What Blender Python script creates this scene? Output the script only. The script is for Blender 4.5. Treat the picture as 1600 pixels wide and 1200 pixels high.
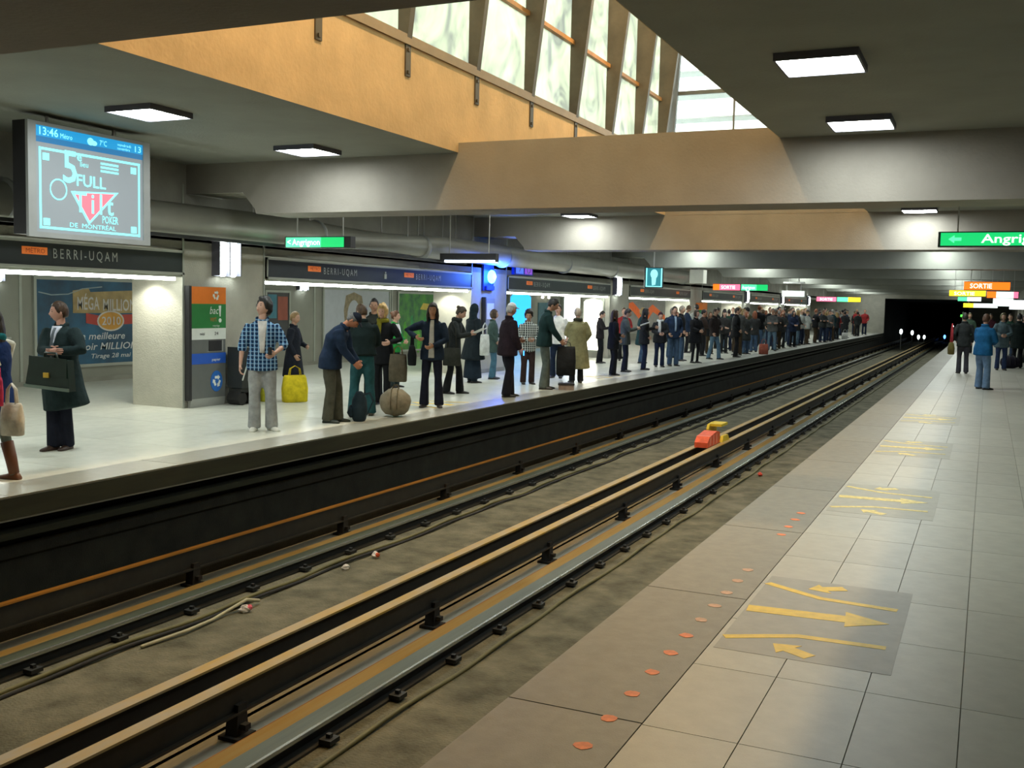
import bpy, bmesh, math, random
from mathutils import Vector, Matrix
R_ = math.radians
random.seed(7)
for o in list(bpy.data.objects):
    bpy.data.objects.remove(o)
SC = bpy.context.scene
COL = SC.collection

# ---------------------------------------------------------------- camera, world, exposure
cam_data = bpy.data.cameras.new('camera')
cam_data.sensor_width = 36.0
cam_data.lens = 1610.0 / 1600.0 * 36.0
cam_data.clip_end = 500
cam = bpy.data.objects.new('camera', cam_data)
COL.objects.link(cam)
_r = Vector((0.9076450, 0.4191393, 0.0224244))
_u = Vector((-0.0533314, 0.0621676, 0.9966398))
_w = Vector((-0.4163369, 0.9057910, -0.0787794))
cam.matrix_world = Matrix(((_r.x, _u.x, -_w.x, 0), (_r.y, _u.y, -_w.y, 0), (_r.z, _u.z, -_w.z, 1.78), (0, 0, 0, 1)))
SC.camera = cam

world = bpy.data.worlds.new('world')
SC.world = world
world.use_nodes = True
_bg = world.node_tree.nodes['Background']
_bg.inputs[0].default_value = (0.95, 0.98, 0.93, 1)      # overcast daylight above the skylight
_bg.inputs[1].default_value = 5.0
VS = SC.view_settings
VS.view_transform = 'Standard'
VS.look = 'None'
VS.exposure = 0.0
VS.gamma = 1.0
VS.use_curve_mapping = False
try:
    SC.cycles.max_bounces = 6
    SC.cycles.diffuse_bounces = 4
    SC.cycles.glossy_bounces = 3
    SC.cycles.transparent_max_bounces = 8
    SC.cycles.sample_clamp_indirect = 6.0
    SC.cycles.caustics_reflective = False
    SC.cycles.caustics_refractive = False
except Exception:
    pass
LAMP_E = 43.0          # radiance of the fluorescent ceiling diffusers
STRIP_E = 22.0          # radiance of the strip lights under the sign bands
WARM_W = 850.0         # warm discharge lamps high in the skylight well

# ---------------------------------------------------------------- materials
MATS = {}
def mat(name, col, rough=0.8, metal=0.0, var=0.12, scale=4.0, bump=0.0, bscale=60.0, emit=None, es=1.0, coords='Object', rnd=0.0, spec=0.5, stretch=None, col2=None, detail=4.0):
    if name in MATS:
        return MATS[name]
    m = bpy.data.materials.new(name)
    MATS[name] = m
    m.use_nodes = True
    nt = m.node_tree
    b = nt.nodes['Principled BSDF']
    b.inputs['Roughness'].default_value = rough
    b.inputs['Metallic'].default_value = metal
    b.inputs['Specular IOR Level'].default_value = spec
    tc = nt.nodes.new('ShaderNodeTexCoord')
    src = tc.outputs[coords]
    if stretch:
        mp = nt.nodes.new('ShaderNodeMapping')
        mp.inputs['Scale'].default_value = stretch
        nt.links.new(src, mp.inputs['Vector'])
        src = mp.outputs['Vector']
    n = nt.nodes.new('ShaderNodeTexNoise')
    n.inputs['Scale'].default_value = scale
    n.inputs['Detail'].default_value = detail
    n.inputs['Roughness'].default_value = 0.6
    nt.links.new(src, n.inputs['Vector'])
    ramp = nt.nodes.new('ShaderNodeValToRGB')
    c2 = col2 if col2 else tuple(min(1, c * (1 + var)) for c in col)
    c1 = col if col2 else tuple(c * (1 - var) for c in col)
    ramp.color_ramp.elements[0].position = 0.32
    ramp.color_ramp.elements[1].position = 0.68
    ramp.color_ramp.elements[0].color = (*c1, 1)
    ramp.color_ramp.elements[1].color = (*c2, 1)
    nt.links.new(n.outputs['Fac'], ramp.inputs['Fac'])
    cout = ramp.outputs['Color']
    if rnd:
        oi = nt.nodes.new('ShaderNodeObjectInfo')
        mr = nt.nodes.new('ShaderNodeMapRange')
        mr.inputs['To Min'].default_value = 1 - rnd
        mr.inputs['To Max'].default_value = 1 + rnd
        nt.links.new(oi.outputs['Random'], mr.inputs['Value'])
        hs = nt.nodes.new('ShaderNodeHueSaturation')
        nt.links.new(mr.outputs['Result'], hs.inputs['Value'])
        nt.links.new(cout, hs.inputs['Color'])
        cout = hs.outputs['Color']
    nt.links.new(cout, b.inputs['Base Color'])
    if bump:
        n2 = nt.nodes.new('ShaderNodeTexNoise')
        n2.inputs['Scale'].default_value = bscale
        n2.inputs['Detail'].default_value = 3
        nt.links.new(src, n2.inputs['Vector'])
        bp = nt.nodes.new('ShaderNodeBump')
        bp.inputs['Strength'].default_value = bump
        bp.inputs['Distance'].default_value = 0.02
        nt.links.new(n2.outputs['Fac'], bp.inputs['Height'])
        nt.links.new(bp.outputs['Normal'], b.inputs['Normal'])
    if emit:
        b.inputs['Emission Color'].default_value = (*emit, 1)
        b.inputs['Emission Strength'].default_value = es
    return m

def glow(name, col, es):
    return mat(name, tuple(0.5 * c for c in col), rough=0.5, var=0.02, emit=col, es=es)

def cloth(col, rough=0.9):
    k = 'cloth_%02x%02x%02x' % tuple(int(max(0, min(1, c)) * 255) for c in col)
    return mat(k, col, rough=rough, var=0.22, scale=9, bump=0.55, bscale=14, spec=0.2)

def plaid(name, base, line, dark, sc=11.0):
    if name in MATS:
        return MATS[name]
    m = bpy.data.materials.new(name); MATS[name] = m
    m.use_nodes = True
    nt = m.node_tree; b = nt.nodes['Principled BSDF']
    b.inputs['Roughness'].default_value = 0.9
    b.inputs['Specular IOR Level'].default_value = 0.2
    tc = nt.nodes.new('ShaderNodeTexCoord')
    sx = nt.nodes.new('ShaderNodeSeparateXYZ')
    nt.links.new(tc.outputs['Object'], sx.inputs[0])
    def bands(out, s, thr, off=0.0):
        a = nt.nodes.new('ShaderNodeMath'); a.operation = 'MULTIPLY_ADD'; a.inputs[1].default_value = s; a.inputs[2].default_value = off
        nt.links.new(out, a.inputs[0])
        fr = nt.nodes.new('ShaderNodeMath'); fr.operation = 'FRACT'; nt.links.new(a.outputs[0], fr.inputs[0])
        lt = nt.nodes.new('ShaderNodeMath'); lt.operation = 'LESS_THAN'; lt.inputs[1].default_value = thr
        nt.links.new(fr.outputs[0], lt.inputs[0])
        return lt.outputs[0]
    def mx(a, b_):
        q = nt.nodes.new('ShaderNodeMath'); q.operation = 'MAXIMUM'; nt.links.new(a, q.inputs[0]); nt.links.new(b_, q.inputs[1]); return q.outputs[0]
    light = mx(bands(sx.outputs['Y'], sc, 0.24), bands(sx.outputs['Z'], sc, 0.14))
    darkb = mx(bands(sx.outputs['Y'], sc, 0.35, 0.5), bands(sx.outputs['Z'], sc, 0.35, 0.5))
    m1 = nt.nodes.new('ShaderNodeMix'); m1.data_type = 'RGBA'
    m1.inputs[6].default_value = (*base, 1); m1.inputs[7].default_value = (*dark, 1); nt.links.new(darkb, m1.inputs[0])
    m2 = nt.nodes.new('ShaderNodeMix'); m2.data_type = 'RGBA'
    nt.links.new(m1.outputs[2], m2.inputs[6]); m2.inputs[7].default_value = (*line, 1); nt.links.new(light, m2.inputs[0])
    nt.links.new(m2.outputs[2], b.inputs['Base Color'])
    return m

CONC = mat('concrete', (0.30, 0.295, 0.25), 0.85, var=0.16, scale=1.3, bump=0.25, bscale=35)
CONC_CEIL = mat('ceiling_concrete', (0.25, 0.26, 0.225), 0.85, var=0.10, scale=0.9, bump=0.2, bscale=30)
CONC_WELL = mat('warm_lit_concrete', (0.66, 0.47, 0.27), 0.85, var=0.12, scale=1.6, bump=0.3, bscale=18)  # orange cast of the warm well lamps is put into this colour
CONC_PIER = mat('pier_concrete', (0.44, 0.43, 0.36), 0.8, var=0.10, scale=2.2, bump=0.35, bscale=45)
WALLBACK = mat('back_wall', (0.30, 0.30, 0.25), 0.75, var=0.08, scale=1.1, bump=0.1)
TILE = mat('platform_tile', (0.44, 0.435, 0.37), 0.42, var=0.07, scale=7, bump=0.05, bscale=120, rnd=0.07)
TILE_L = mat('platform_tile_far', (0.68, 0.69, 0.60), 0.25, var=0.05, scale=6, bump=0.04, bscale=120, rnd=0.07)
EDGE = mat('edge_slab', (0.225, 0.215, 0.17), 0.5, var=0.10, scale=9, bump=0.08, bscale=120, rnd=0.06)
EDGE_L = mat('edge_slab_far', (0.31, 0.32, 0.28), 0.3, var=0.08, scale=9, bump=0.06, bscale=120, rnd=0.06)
GROUT = mat('joint', (0.30, 0.29, 0.24), 0.9, var=0.1)
PATCH2 = mat('faded_floor_paint', (0.40, 0.395, 0.335), 0.5, var=0.08, scale=8)
PATCH = mat('grey_floor_paint', (0.35, 0.345, 0.305), 0.5, var=0.08, scale=8)
YELLOW = mat('yellow_paint', (0.90, 0.62, 0.02), 0.5, var=0.12, scale=14)
YELLOW_W = mat('worn_yellow_paint', (0.80, 0.66, 0.20), 0.5, var=0.25, scale=22)
ORANGE_P = mat('orange_paint', (0.90, 0.22, 0.05), 0.55, var=0.2, scale=20)
PITFLOOR = mat('pit_floor', (0.068, 0.067, 0.038), 0.9, scale=2.6, bump=0.8, bscale=40, col2=(0.20, 0.188, 0.125), detail=8)
BLACKWALL = mat('black_wall', (0.016, 0.018, 0.014), 0.9, var=0.4, scale=3, bump=0.3)  # mottled black shared by the pit wall and the tunnel lining
SLABFACE = mat('slab_face', (0.016, 0.020, 0.011), 0.85, var=0.3, scale=4, stretch=(1, 0.3, 3))
RUST = mat('rust', (0.22, 0.085, 0.018), 0.85, scale=3, bump=0.3, col2=(0.36, 0.17, 0.035), stretch=(6, 0.4, 6))
RUSTTOP = mat('rust_top', (0.44, 0.28, 0.035), 0.6, scale=2.0, col2=(0.37, 0.32, 0.22), stretch=(3, 0.8, 3), detail=6)
RUSTLINE = mat('rust_line', (0.34, 0.16, 0.022), 0.7, var=0.2, scale=2, stretch=(3, 0.5, 3))
TAN = mat('roll_path', (0.33, 0.21, 0.05), 0.7, scale=2.5, col2=(0.36, 0.28, 0.12), stretch=(6, 0.35, 3), bump=0.15, detail=6)
SLEEPER = mat('track_slab', (0.25, 0.24, 0.18), 0.85, scale=2, col2=(0.36, 0.34, 0.27), stretch=(3, 0.5, 3), bump=0.2)
STEELROLL = mat('rolled_steel', (0.085, 0.105, 0.075), 0.42, metal=0.2, var=0.2, scale=3, stretch=(8, 0.4, 3))
DARKSTEEL = mat('dark_steel', (0.014, 0.015, 0.013), 0.6, var=0.3, scale=5)
SHINE = mat('rail_edge_highlight', (0.50, 0.53, 0.50), 0.22, metal=0.7, var=0.1, scale=2, stretch=(2, 0.3, 2))  # pale colour standing in for the highlight on the rail edge
RUBBER = mat('black_rubber', (0.012, 0.012, 0.011), 0.8, var=0.2)
CABLE = mat('olive_cable', (0.13, 0.12, 0.04), 0.6, var=0.2, scale=3)
DUCT = mat('duct_metal', (0.30, 0.30, 0.25), 0.45, metal=0.25, var=0.08, scale=1.5)
ROD = mat('steel_rod', (0.45, 0.45, 0.42), 0.4, metal=0.6, var=0.05)
BRONZE = mat('bronze_frame', (0.085, 0.072, 0.052), 0.5, metal=0.3, var=0.15, scale=4)
BRONZE_T = mat('timber_transom', (0.36, 0.18, 0.06), 0.55, var=0.2, scale=5)
SIGNBLACK = mat('sign_black', (0.022, 0.030, 0.030), 0.45, var=0.1)
SIGNFRAME = mat('sign_frame', (0.40, 0.42, 0.36), 0.5, metal=0.3, var=0.05)
LETTER = mat('sign_letter', (0.40, 0.43, 0.39), 0.6, var=0.05)
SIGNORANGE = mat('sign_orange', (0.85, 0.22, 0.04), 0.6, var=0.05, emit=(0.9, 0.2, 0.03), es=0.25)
LAMPBODY = mat('lamp_body', (0.10, 0.10, 0.13), 0.5, var=0.05)
LENS = glow('lamp_lens', (0.93, 1.0, 0.97), LAMP_E)
STRIP = glow('strip_lens', (0.95, 1.0, 0.93), STRIP_E)
TUBE = glow('tube_lens', (0.90, 1.0, 0.97), 18.0)
GREYMET = mat('grey_metal', (0.33, 0.34, 0.32), 0.5, metal=0.2, var=0.06)
BLACKPL = mat('black_plastic', (0.02, 0.02, 0.022), 0.5, var=0.1)
WHITEPL = mat('white_plastic', (0.78, 0.80, 0.76), 0.5, var=0.04)

# ---------------------------------------------------------------- geometry helpers
class G:
    def __init__(s):
        s.v = []; s.f = []; s.m = []
    def add(s, vs, fs, m=0):
        k = len(s.v)
        s.v += [tuple(p) for p in vs]
        for q in fs:
            s.f.append(tuple(i + k for i in q)); s.m.append(m)
        return s
    def box(s, x0, x1, y0, y1, z0, z1, m=0):
        vs = [(x, y, z) for x in (x0, x1) for y in (y0, y1) for z in (z0, z1)]
        return s.add(vs, [(0, 1, 3, 2), (4, 6, 7, 5), (0, 4, 5, 1), (2, 3, 7, 6), (0, 2, 6, 4), (1, 5, 7, 3)], m)
    def obox(s, c, U, V, N, a, b, d, m=0):
        c = Vector(c); U = Vector(U); V = Vector(V); N = Vector(N)
        vs = [c + U * i * a / 2 + V * j * b / 2 + N * k * d / 2 for i in (-1, 1) for j in (-1, 1) for k in (-1, 1)]
        return s.add(vs, [(0, 1, 3, 2), (4, 6, 7, 5), (0, 4, 5, 1), (2, 3, 7, 6), (0, 2, 6, 4), (1, 5, 7, 3)], m)
    def prism(s, poly, O, U, V, N, d, m=0):
        """polygon in (u,v), extruded d along N"""
        O = Vector(O); U = Vector(U); V = Vector(V); N = Vector(N)
        n = len(poly)
        vs = [O + U * a + V * b for a, b in poly] + [O + U * a + V * b + N * d for a, b in poly]
        fs = [tuple(range(n - 1, -1, -1)), tuple(range(n, 2 * n))] + [(i, (i + 1) % n, n + (i + 1) % n, n + i) for i in range(n)]
        return s.add(vs, fs, m)
    def tube(s, pts, rads, n=10, ref=(0, 1, 0), m=0, cap=0.8, closed=False):
        pts = [Vector(p) for p in pts]
        ref = Vector(ref)
        rr = [(r, r) if not isinstance(r, (tuple, list)) else r for r in rads]
        N = len(pts); tang = []
        for i in range(N):
            if closed:
                t = pts[(i + 1) % N] - pts[i - 1]
            else:
                t = pts[min(i + 1, N - 1)] - pts[max(i - 1, 0)]
            tang.append(t.normalized() if t.length > 1e-9 else Vector((0, 0, 1)))
        P = list(zip(pts, rr, tang))
        if not closed and cap:
            p, r, t = P[0]; q = min(r) * cap
            a = [(p - t * q * 0.95, (r[0] * .45, r[1] * .45), t), (p - t * q * 0.6, (r[0] * .82, r[1] * .82), t)]
            p, r, t = P[-1]; q = min(r) * cap
            b = [(p + t * q * 0.6, (r[0] * .82, r[1] * .82), t), (p + t * q * 0.95, (r[0] * .45, r[1] * .45), t)]
            P = a + P + b
        vs = []
        for p, r, t in P:
            e2 = ref - t * ref.dot(t)
            if e2.length < 1e-3:
                e2 = Vector((1, 0, 0)) - t * t.x
                if e2.length < 1e-3: e2 = Vector((0, 0, 1))
            e2.normalize(); e1 = e2.cross(t)
            for k in range(n):
                a = 2 * math.pi * k / n
                vs.append(p + e1 * r[0] * math.cos(a) + e2 * r[1] * math.sin(a))
        M = len(P); fs = []
        for i in range(M if closed else M - 1):
            j = (i + 1) % M
            for k in range(n):
                l = (k + 1) % n
                fs.append((i * n + k, i * n + l, j * n + l, j * n + k))
        if not closed:
            fs.append(tuple(range(n - 1, -1, -1))); fs.append(tuple((M - 1) * n + k for k in range(n)))
        return s.add(vs, fs, m)
    def ell(s, c, r, rot=None, nu=14, nv=9, m=0, fn=None):
        c = Vector(c); vs = []; fs = []
        for j in range(nv + 1):
            th = math.pi * j / nv
            for i in range(nu):
                ph = 2 * math.pi * i / nu
                d = Vector((math.sin(th) * math.cos(ph), math.sin(th) * math.sin(ph), math.cos(th)))
                p = Vector((d.x * r[0], d.y * r[1], d.z * r[2]))
                if fn: p = fn(d, p)
                if rot: p = rot @ p
                vs.append(c + p)
        for j in range(nv):
            for i in range(nu):
                k = (i + 1) % nu
                fs.append((j * nu + i, (j + 1) * nu + i, (j + 1) * nu + k, j * nu + k))
        return s.add(vs, fs, m)
    def merge(s, o, xf=None, dm=0):
        vs = [xf @ Vector(p) for p in o.v] if xf else o.v
        k = len(s.v); s.v += [tuple(p) for p in vs]
        s.f += [tuple(i + k for i in q) for q in o.f]; s.m += [a + dm for a in o.m]
        return s
    def mesh(s, name, mats, smooth=False):
        me = bpy.data.meshes.new(name)
        me.from_pydata([tuple(p) for p in s.v], [], s.f)
        for a in mats: me.materials.append(a)
        if len(mats) > 1: me.polygons.foreach_set('material_index', s.m)
        if smooth: me.polygons.foreach_set('use_smooth', [True] * len(me.polygons))
        me.update()
        return me
    def build(s, name, mats, parent=None, smooth=False, fixn=True):
        if not isinstance(mats, (list, tuple)): mats = [mats]
        me = s.mesh(name, mats, smooth)
        if fixn:
            bm = bmesh.new(); bm.from_mesh(me); bmesh.ops.recalc_face_normals(bm, faces=bm.faces); bm.to_mesh(me); bm.free()
        return link(name, me, parent)

def link(name, me, parent=None):
    o = bpy.data.objects.new(name, me)
    COL.objects.link(o)
    if parent is not None: o.parent = parent
    return o

def tag(o, label=None, cat=None, group=None, kind=None):
    if label: o['label'] = label
    if cat: o['category'] = cat
    if group: o['group'] = group
    if kind: o['kind'] = kind
    return o

def empty(name, loc=(0, 0, 0), rz=0.0, label=None, cat=None, group=None, kind=None):
    o = bpy.data.objects.new(name, None)
    o.empty_display_size = 0.1
    COL.objects.link(o)
    o.location = loc; o.rotation_euler = (0, 0, rz)
    return tag(o, label, cat, group, kind)

def copy_tree(o, parent=None):
    c = o.copy(); COL.objects.link(c)
    if parent is not None: c.parent = parent
    for ch in list(o.children): copy_tree(ch, c)
    return c

X3, Y3, Z3 = Vector((1, 0, 0)), Vector((0, 1, 0)), Vector((0, 0, 1))
def text_g(s, size, O, U, V, depth=0.004, m=0, align='LEFT', bold=0.0, shear=0.0, width=None, gap=1.0):
    cu = bpy.data.curves.new('t', 'FONT')
    cu.body = s; cu.size = size; cu.align_x = align; cu.offset = bold * size; cu.shear = shear; cu.space_character = gap
    cu.resolution_u = 2
    ob = bpy.data.objects.new('t', cu)
    me = bpy.data.meshes.new_from_object(ob)
    g = G()
    O = Vector(O); U = Vector(U); V = Vector(V); N = U.cross(V)
    xs = [v.co.x for v in me.vertices] or [0]
    k = 1.0
    if width and max(xs) - min(xs) > 1e-6: k = width / (max(xs) - min(xs))
    g.add([O + U * v.co.x * k + V * v.co.y + N * depth for v in me.vertices], [tuple(p.vertices) for p in me.polygons], m)
    bpy.data.objects.remove(ob); bpy.data.curves.remove(cu); bpy.data.meshes.remove(me)
    return g

# ================================================================= SETTING
XL, XR = -7.65, -1.88          # platform edges
WL, WR = -11.45, 1.92          # pier faces
ZC, ZB = 3.80, 3.03            # ceiling slab, beam soffit
YN, YF = -5.0, 88.0            # ends of the station
BEAMS = [3.1, 12.6, 22.5, 32.6, 42.7, 52.8, 62.9, 73.0, 82.5]
BT = 0.82
PIERS = [(2.45, 4.4)] + [(b - 0.08, b + 1.9) for b in BEAMS[1:8]]
OX0, OX1, OY0, OY1 = -6.68, -2.36, 3.92, 22.5   # skylight opening

# --- right platform
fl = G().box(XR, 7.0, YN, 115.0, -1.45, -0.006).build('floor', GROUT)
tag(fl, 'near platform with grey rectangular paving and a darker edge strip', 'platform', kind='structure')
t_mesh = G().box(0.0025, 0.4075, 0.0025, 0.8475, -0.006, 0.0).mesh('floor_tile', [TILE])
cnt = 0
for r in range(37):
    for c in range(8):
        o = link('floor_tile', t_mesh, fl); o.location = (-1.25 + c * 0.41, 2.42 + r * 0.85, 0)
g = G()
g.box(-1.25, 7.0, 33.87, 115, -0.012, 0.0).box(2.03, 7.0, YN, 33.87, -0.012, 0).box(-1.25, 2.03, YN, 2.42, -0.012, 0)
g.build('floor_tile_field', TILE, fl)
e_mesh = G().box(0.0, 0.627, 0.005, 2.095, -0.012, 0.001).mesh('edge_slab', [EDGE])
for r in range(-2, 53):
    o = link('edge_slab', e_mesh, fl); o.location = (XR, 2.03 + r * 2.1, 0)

# --- left platform
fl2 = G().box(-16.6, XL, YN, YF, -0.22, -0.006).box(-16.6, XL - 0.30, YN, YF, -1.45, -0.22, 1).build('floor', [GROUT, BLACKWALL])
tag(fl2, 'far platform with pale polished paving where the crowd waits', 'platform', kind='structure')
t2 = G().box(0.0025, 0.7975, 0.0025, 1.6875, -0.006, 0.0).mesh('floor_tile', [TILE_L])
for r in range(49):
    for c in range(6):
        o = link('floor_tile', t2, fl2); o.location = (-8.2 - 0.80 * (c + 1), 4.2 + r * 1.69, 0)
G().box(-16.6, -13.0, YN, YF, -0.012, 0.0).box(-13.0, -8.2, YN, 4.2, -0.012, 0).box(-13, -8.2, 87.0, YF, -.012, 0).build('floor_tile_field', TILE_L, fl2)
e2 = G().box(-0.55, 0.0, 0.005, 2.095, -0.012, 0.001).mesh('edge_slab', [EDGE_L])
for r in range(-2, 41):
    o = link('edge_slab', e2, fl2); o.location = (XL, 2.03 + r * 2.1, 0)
G().box(XL, XL + 0.012, YN, YF, -0.20, -0.014).build('edge_face', SLABFACE, fl2)
G().box(XL - 0.30, XL - 0.06, YN, YF, -0.40, -0.34).build('cable_ledge', SLABFACE, fl2)
G().box(XL - 0.30, XL - 0.24, YN, YF, -0.62, -0.50).build('cable_duct', BLACKWALL, fl2)

# --- track pit
pit = G().box(XL - 0.35, XR + 0.05, YN, 150, -1.62, -1.42).build('floor', PITFLOOR)
tag(pit, 'dirty brown concrete track bed between the two platforms', 'track bed', kind='structure')

# --- left wall, piers, back wall
BW = -16.4
wl = G().box(WL - 1.05, WL, YN, YF, 2.50, ZC).build('wall_left', CONC)
tag(wl, 'concrete wall above the sign bands of the far platform', 'wall', kind='structure')
for (a, b) in PIERS:
    p = G().box(WL - 1.05, WL, a, b, 0.0, 2.50).build('pier', CONC_PIER, wl)
    q = G()
    q.box(WL, WL + 0.012, a - 0.02, a + 0.02, 0.0, ZC - 0.3).box(WL, WL + 0.012, b - 0.02, b + 0.02, 0.0, ZC - 0.3)
    q.build('corner_trim', SIGNFRAME, wl)
    G().box(WL, WL + 0.01, a + 0.03, b - 0.03, 0.0, 0.10).build('plinth', CONC, wl)
wb = G().box(BW - 0.2, BW, YN, YF, 0.0, 2.62).build('wall_back', WALLBACK)
tag(wb, 'olive grey back wall of the passage behind the piers', 'wall', kind='structure')
for y in (9.6, 11.6, 13.65, 17.9, 20.5, 22.9, 26.85, 30.6, 33.2, 36.0, 39.3, 43.2, 47, 51, 55, 59):
    G().box(BW, BW + 0.015, y - 0.03, y + 0.03, 0.05, 2.45).build('wall_strip', SIGNFRAME, wb)
G().box(BW, BW + 0.02, YN, YF, 0.0, 0.09).build('skirting', CONC, wb)
pc = G().box(BW - 0.2, WL - 0.0, YN, YF, 2.62, 2.72).build('ceiling', CONC_CEIL)
tag(pc, 'low ceiling of the passage behind the far piers', 'ceiling', kind='structure')
# end wall of the left platform and tunnel portal
ew = G().box(-16.6, -7.62, YF, YF + 0.4, 0.0, ZC).box(-7.62, XR, YF, YF + 0.4, 2.78, ZC).box(XR, 7.0, 115, 115.4, 0, ZC).build('wall_end', CONC_PIER)
tag(ew, 'pale end wall with the dark tunnel mouth', 'wall', kind='structure')
tn = G().box(-8.3, -8.0, YF + 0.4, 150, -1.45, 2.9).box(XR, XR + 0.3, YF + 0.4, 150, -1.45, -0.02).box(-8.3, XR + 0.3, 150, 150.4, -1.6, 3).box(-8.3, XR + 0.3, YF + 0.4, 150, 2.78, 3.1).box(XR, XR + .3, 115.4, 150, -.02, 2.8).build('wall_tunnel', BLACKWALL)
tag(tn, 'black lining of the tunnel', 'tunnel', kind='structure')
# right wall
wr = G().box(WR, WR + 1.05, YN, 115, 2.50, ZC).box(6.8, 7.0, YN, 115, 0, 2.72).box(WR, 7.0, YN, 115, 2.62, 2.72).build('wall_right', CONC)
tag(wr, 'concrete wall along the near platform', 'wall', kind='structure')
for (a, b) in PIERS + [(82.4, 84.4), (92.5, 94.5), (102.6, 104.6)]:
    G().box(WR, WR + 1.05, a, b, 0.0, 2.50).build('pier', CONC_PIER, wr)
wn = G().box(-16.6, 7.0, YN - 0.3, YN, -1.6, ZC + 0.3).build('wall_near', CONC)
tag(wn, 'concrete end wall behind the viewer', 'wall', kind='structure')

# --- ceiling with the skylight opening, cross beams
TC = 0.20
cg = G()
cg.box(WL - 1.05, OX0, YN, 115, ZC, ZC + TC).box(OX1, WR + 1.05, YN, 115, ZC, ZC + TC)
cg.box(OX0, OX1, YN, OY0, ZC, ZC + TC).box(OX0, OX1, OY1, 115, ZC, ZC + TC)
ceil = cg.build('ceiling', CONC_CEIL)
tag(ceil, 'grey concrete ceiling with a long skylight opening over the tracks', 'ceiling', kind='structure')
for b in BEAMS:
    top = ZC if not (OY0 < b < OY1) else ZC + 0.13
    g = G()
    g.prism([(-10.1, ZB), (WR - 0.35, ZB), (WR, ZB + 0.25), (WR, ZC), (WL, ZC), (WL, ZB + 0.32), (-10.35, ZB + 0.32), (-10.12, ZB + 0.07)], (0, b, 0), X3, Z3, Y3, BT)
    if top > ZC: g.box(OX0, OX1, b, b + BT, ZC, top)
    g.build('beam', CONC_CEIL if b > 24 else mat('beam_concrete', (0.285, 0.265, 0.23), 0.85, var=0.10, scale=1.2, bump=0.2, bscale=30), ceil)

# --- skylight well: parapets, glazing, mullions, roof
SZ, RZ = 4.93, 9.4
well = G()
well.box(OX0 - 0.22, OX0, OY0 - 0.2, OY1 + 0.2, ZC + TC, SZ)
well.box(OX1, OX1 + 0.22, OY0 - 0.2, OY1 + 0.2, ZC + TC, SZ)
well.box(OX0, OX1, OY0 - 0.2, OY0, ZC + TC, RZ)
well.box(OX0, OX1, OY1, OY1 + 0.2, ZC + TC, SZ)
wm = well.build('wall_skylight', CONC_WELL)
tag(wm, 'ochre lit concrete parapet around the skylight opening', 'parapet', kind='structure')
lip = G().box(OX0 - 0.004, OX0, OY0, OY1, ZC, ZC + TC).box(OX1, OX1 + 0.004, OY0, OY1, ZC, ZC + TC)
# facing of the slab edge belongs to the parapet concrete
G().box(OX0, OX0 + 0.006, OY0, OY1, ZC, SZ - 0.02).box(OX1 - 0.006, OX1, OY0, OY1, ZC, SZ - 0.02).build('parapet_facing', CONC_WELL, wm)
G().box(OX0, OX1, OY1 - .006, OY1, ZC, SZ - .02).build('end_facing', MATS['beam_concrete'], wm)
rf = G().box(OX0 - 0.6, OX1 + 0.6, OY0 - 0.4, OY1 + 0.4, RZ, RZ + 0.2).build('ceiling', CONC_WELL)
tag(rf, 'concrete roof high above the skylight well', 'roof', kind='structure')

def pane_material():
    m = bpy.data.materials.new('hazy_glass'); m.use_nodes = True
    nt = m.node_tree; nt.nodes.remove(nt.nodes['Principled BSDF'])
    out = nt.nodes['Material Output']
    tr = nt.nodes.new('ShaderNodeBsdfTransparent'); tl = nt.nodes.new('ShaderNodeBsdfTranslucent'); gl = nt.nodes.new('ShaderNodeBsdfGlossy')
    tc = nt.nodes.new('ShaderNodeTexCoord'); n = nt.nodes.new('ShaderNodeTexNoise'); n.inputs['Scale'].default_value = 1.1; n.inputs['Detail'].default_value = 3; n.inputs['Distortion'].default_value = 2.2
    mp = nt.nodes.new('ShaderNodeMapping'); mp.inputs['Scale'].default_value = (1, 1, 0.9); nt.links.new(tc.outputs['Object'], mp.inputs[0]); nt.links.new(mp.outputs[0], n.inputs['Vector'])
    r = nt.nodes.new('ShaderNodeValToRGB')
    e = r.color_ramp.elements
    e[0].position = 0.30; e[0].color = (0.38, 0.40, 0.38, 1); e[1].position = 0.66; e[1].color = (0.64, 0.66, 0.57, 1)
    k = e.new(0.45); k.color = (0.52, 0.555, 0.48, 1)
    nt.links.new(n.outputs['Fac'], r.inputs[0]); nt.links.new(r.outputs[0], tl.inputs[0]); nt.links.new(r.outputs[0], tr.inputs[0])
    mx = nt.nodes.new('ShaderNodeMixShader'); mx.inputs[0].default_value = 0.6; nt.links.new(tr.outputs[0], mx.inputs[1]); nt.links.new(tl.outputs[0], mx.inputs[2])
    gl.inputs['Roughness'].default_value = 0.12
    m2 = nt.nodes.new('ShaderNodeMixShader'); m2.inputs[0].default_value = 0.06; nt.links.new(mx.outputs[0], m2.inputs[1]); nt.links.new(gl.outputs[0], m2.inputs[2])
    nt.links.new(m2.outputs[0], out.inputs['Surface'])
    return m
PANE = pane_material()
CLEARP = bpy.data.materials.new('clear_glass'); CLEARP.use_nodes = True
_nt = CLEARP.node_tree; _nt.nodes.remove(_nt.nodes['Principled BSDF'])
_t = _nt.nodes.new('ShaderNodeBsdfTransparent'); _t.inputs[0].default_value = (0.80, 0.84, 0.84, 1)
_g = _nt.nodes.new('ShaderNodeBsdfGlossy'); _g.inputs['Roughness'].default_value = 0.05
_m = _nt.nodes.new('ShaderNodeMixShader'); _m.inputs[0].default_value = 0.05
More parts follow.
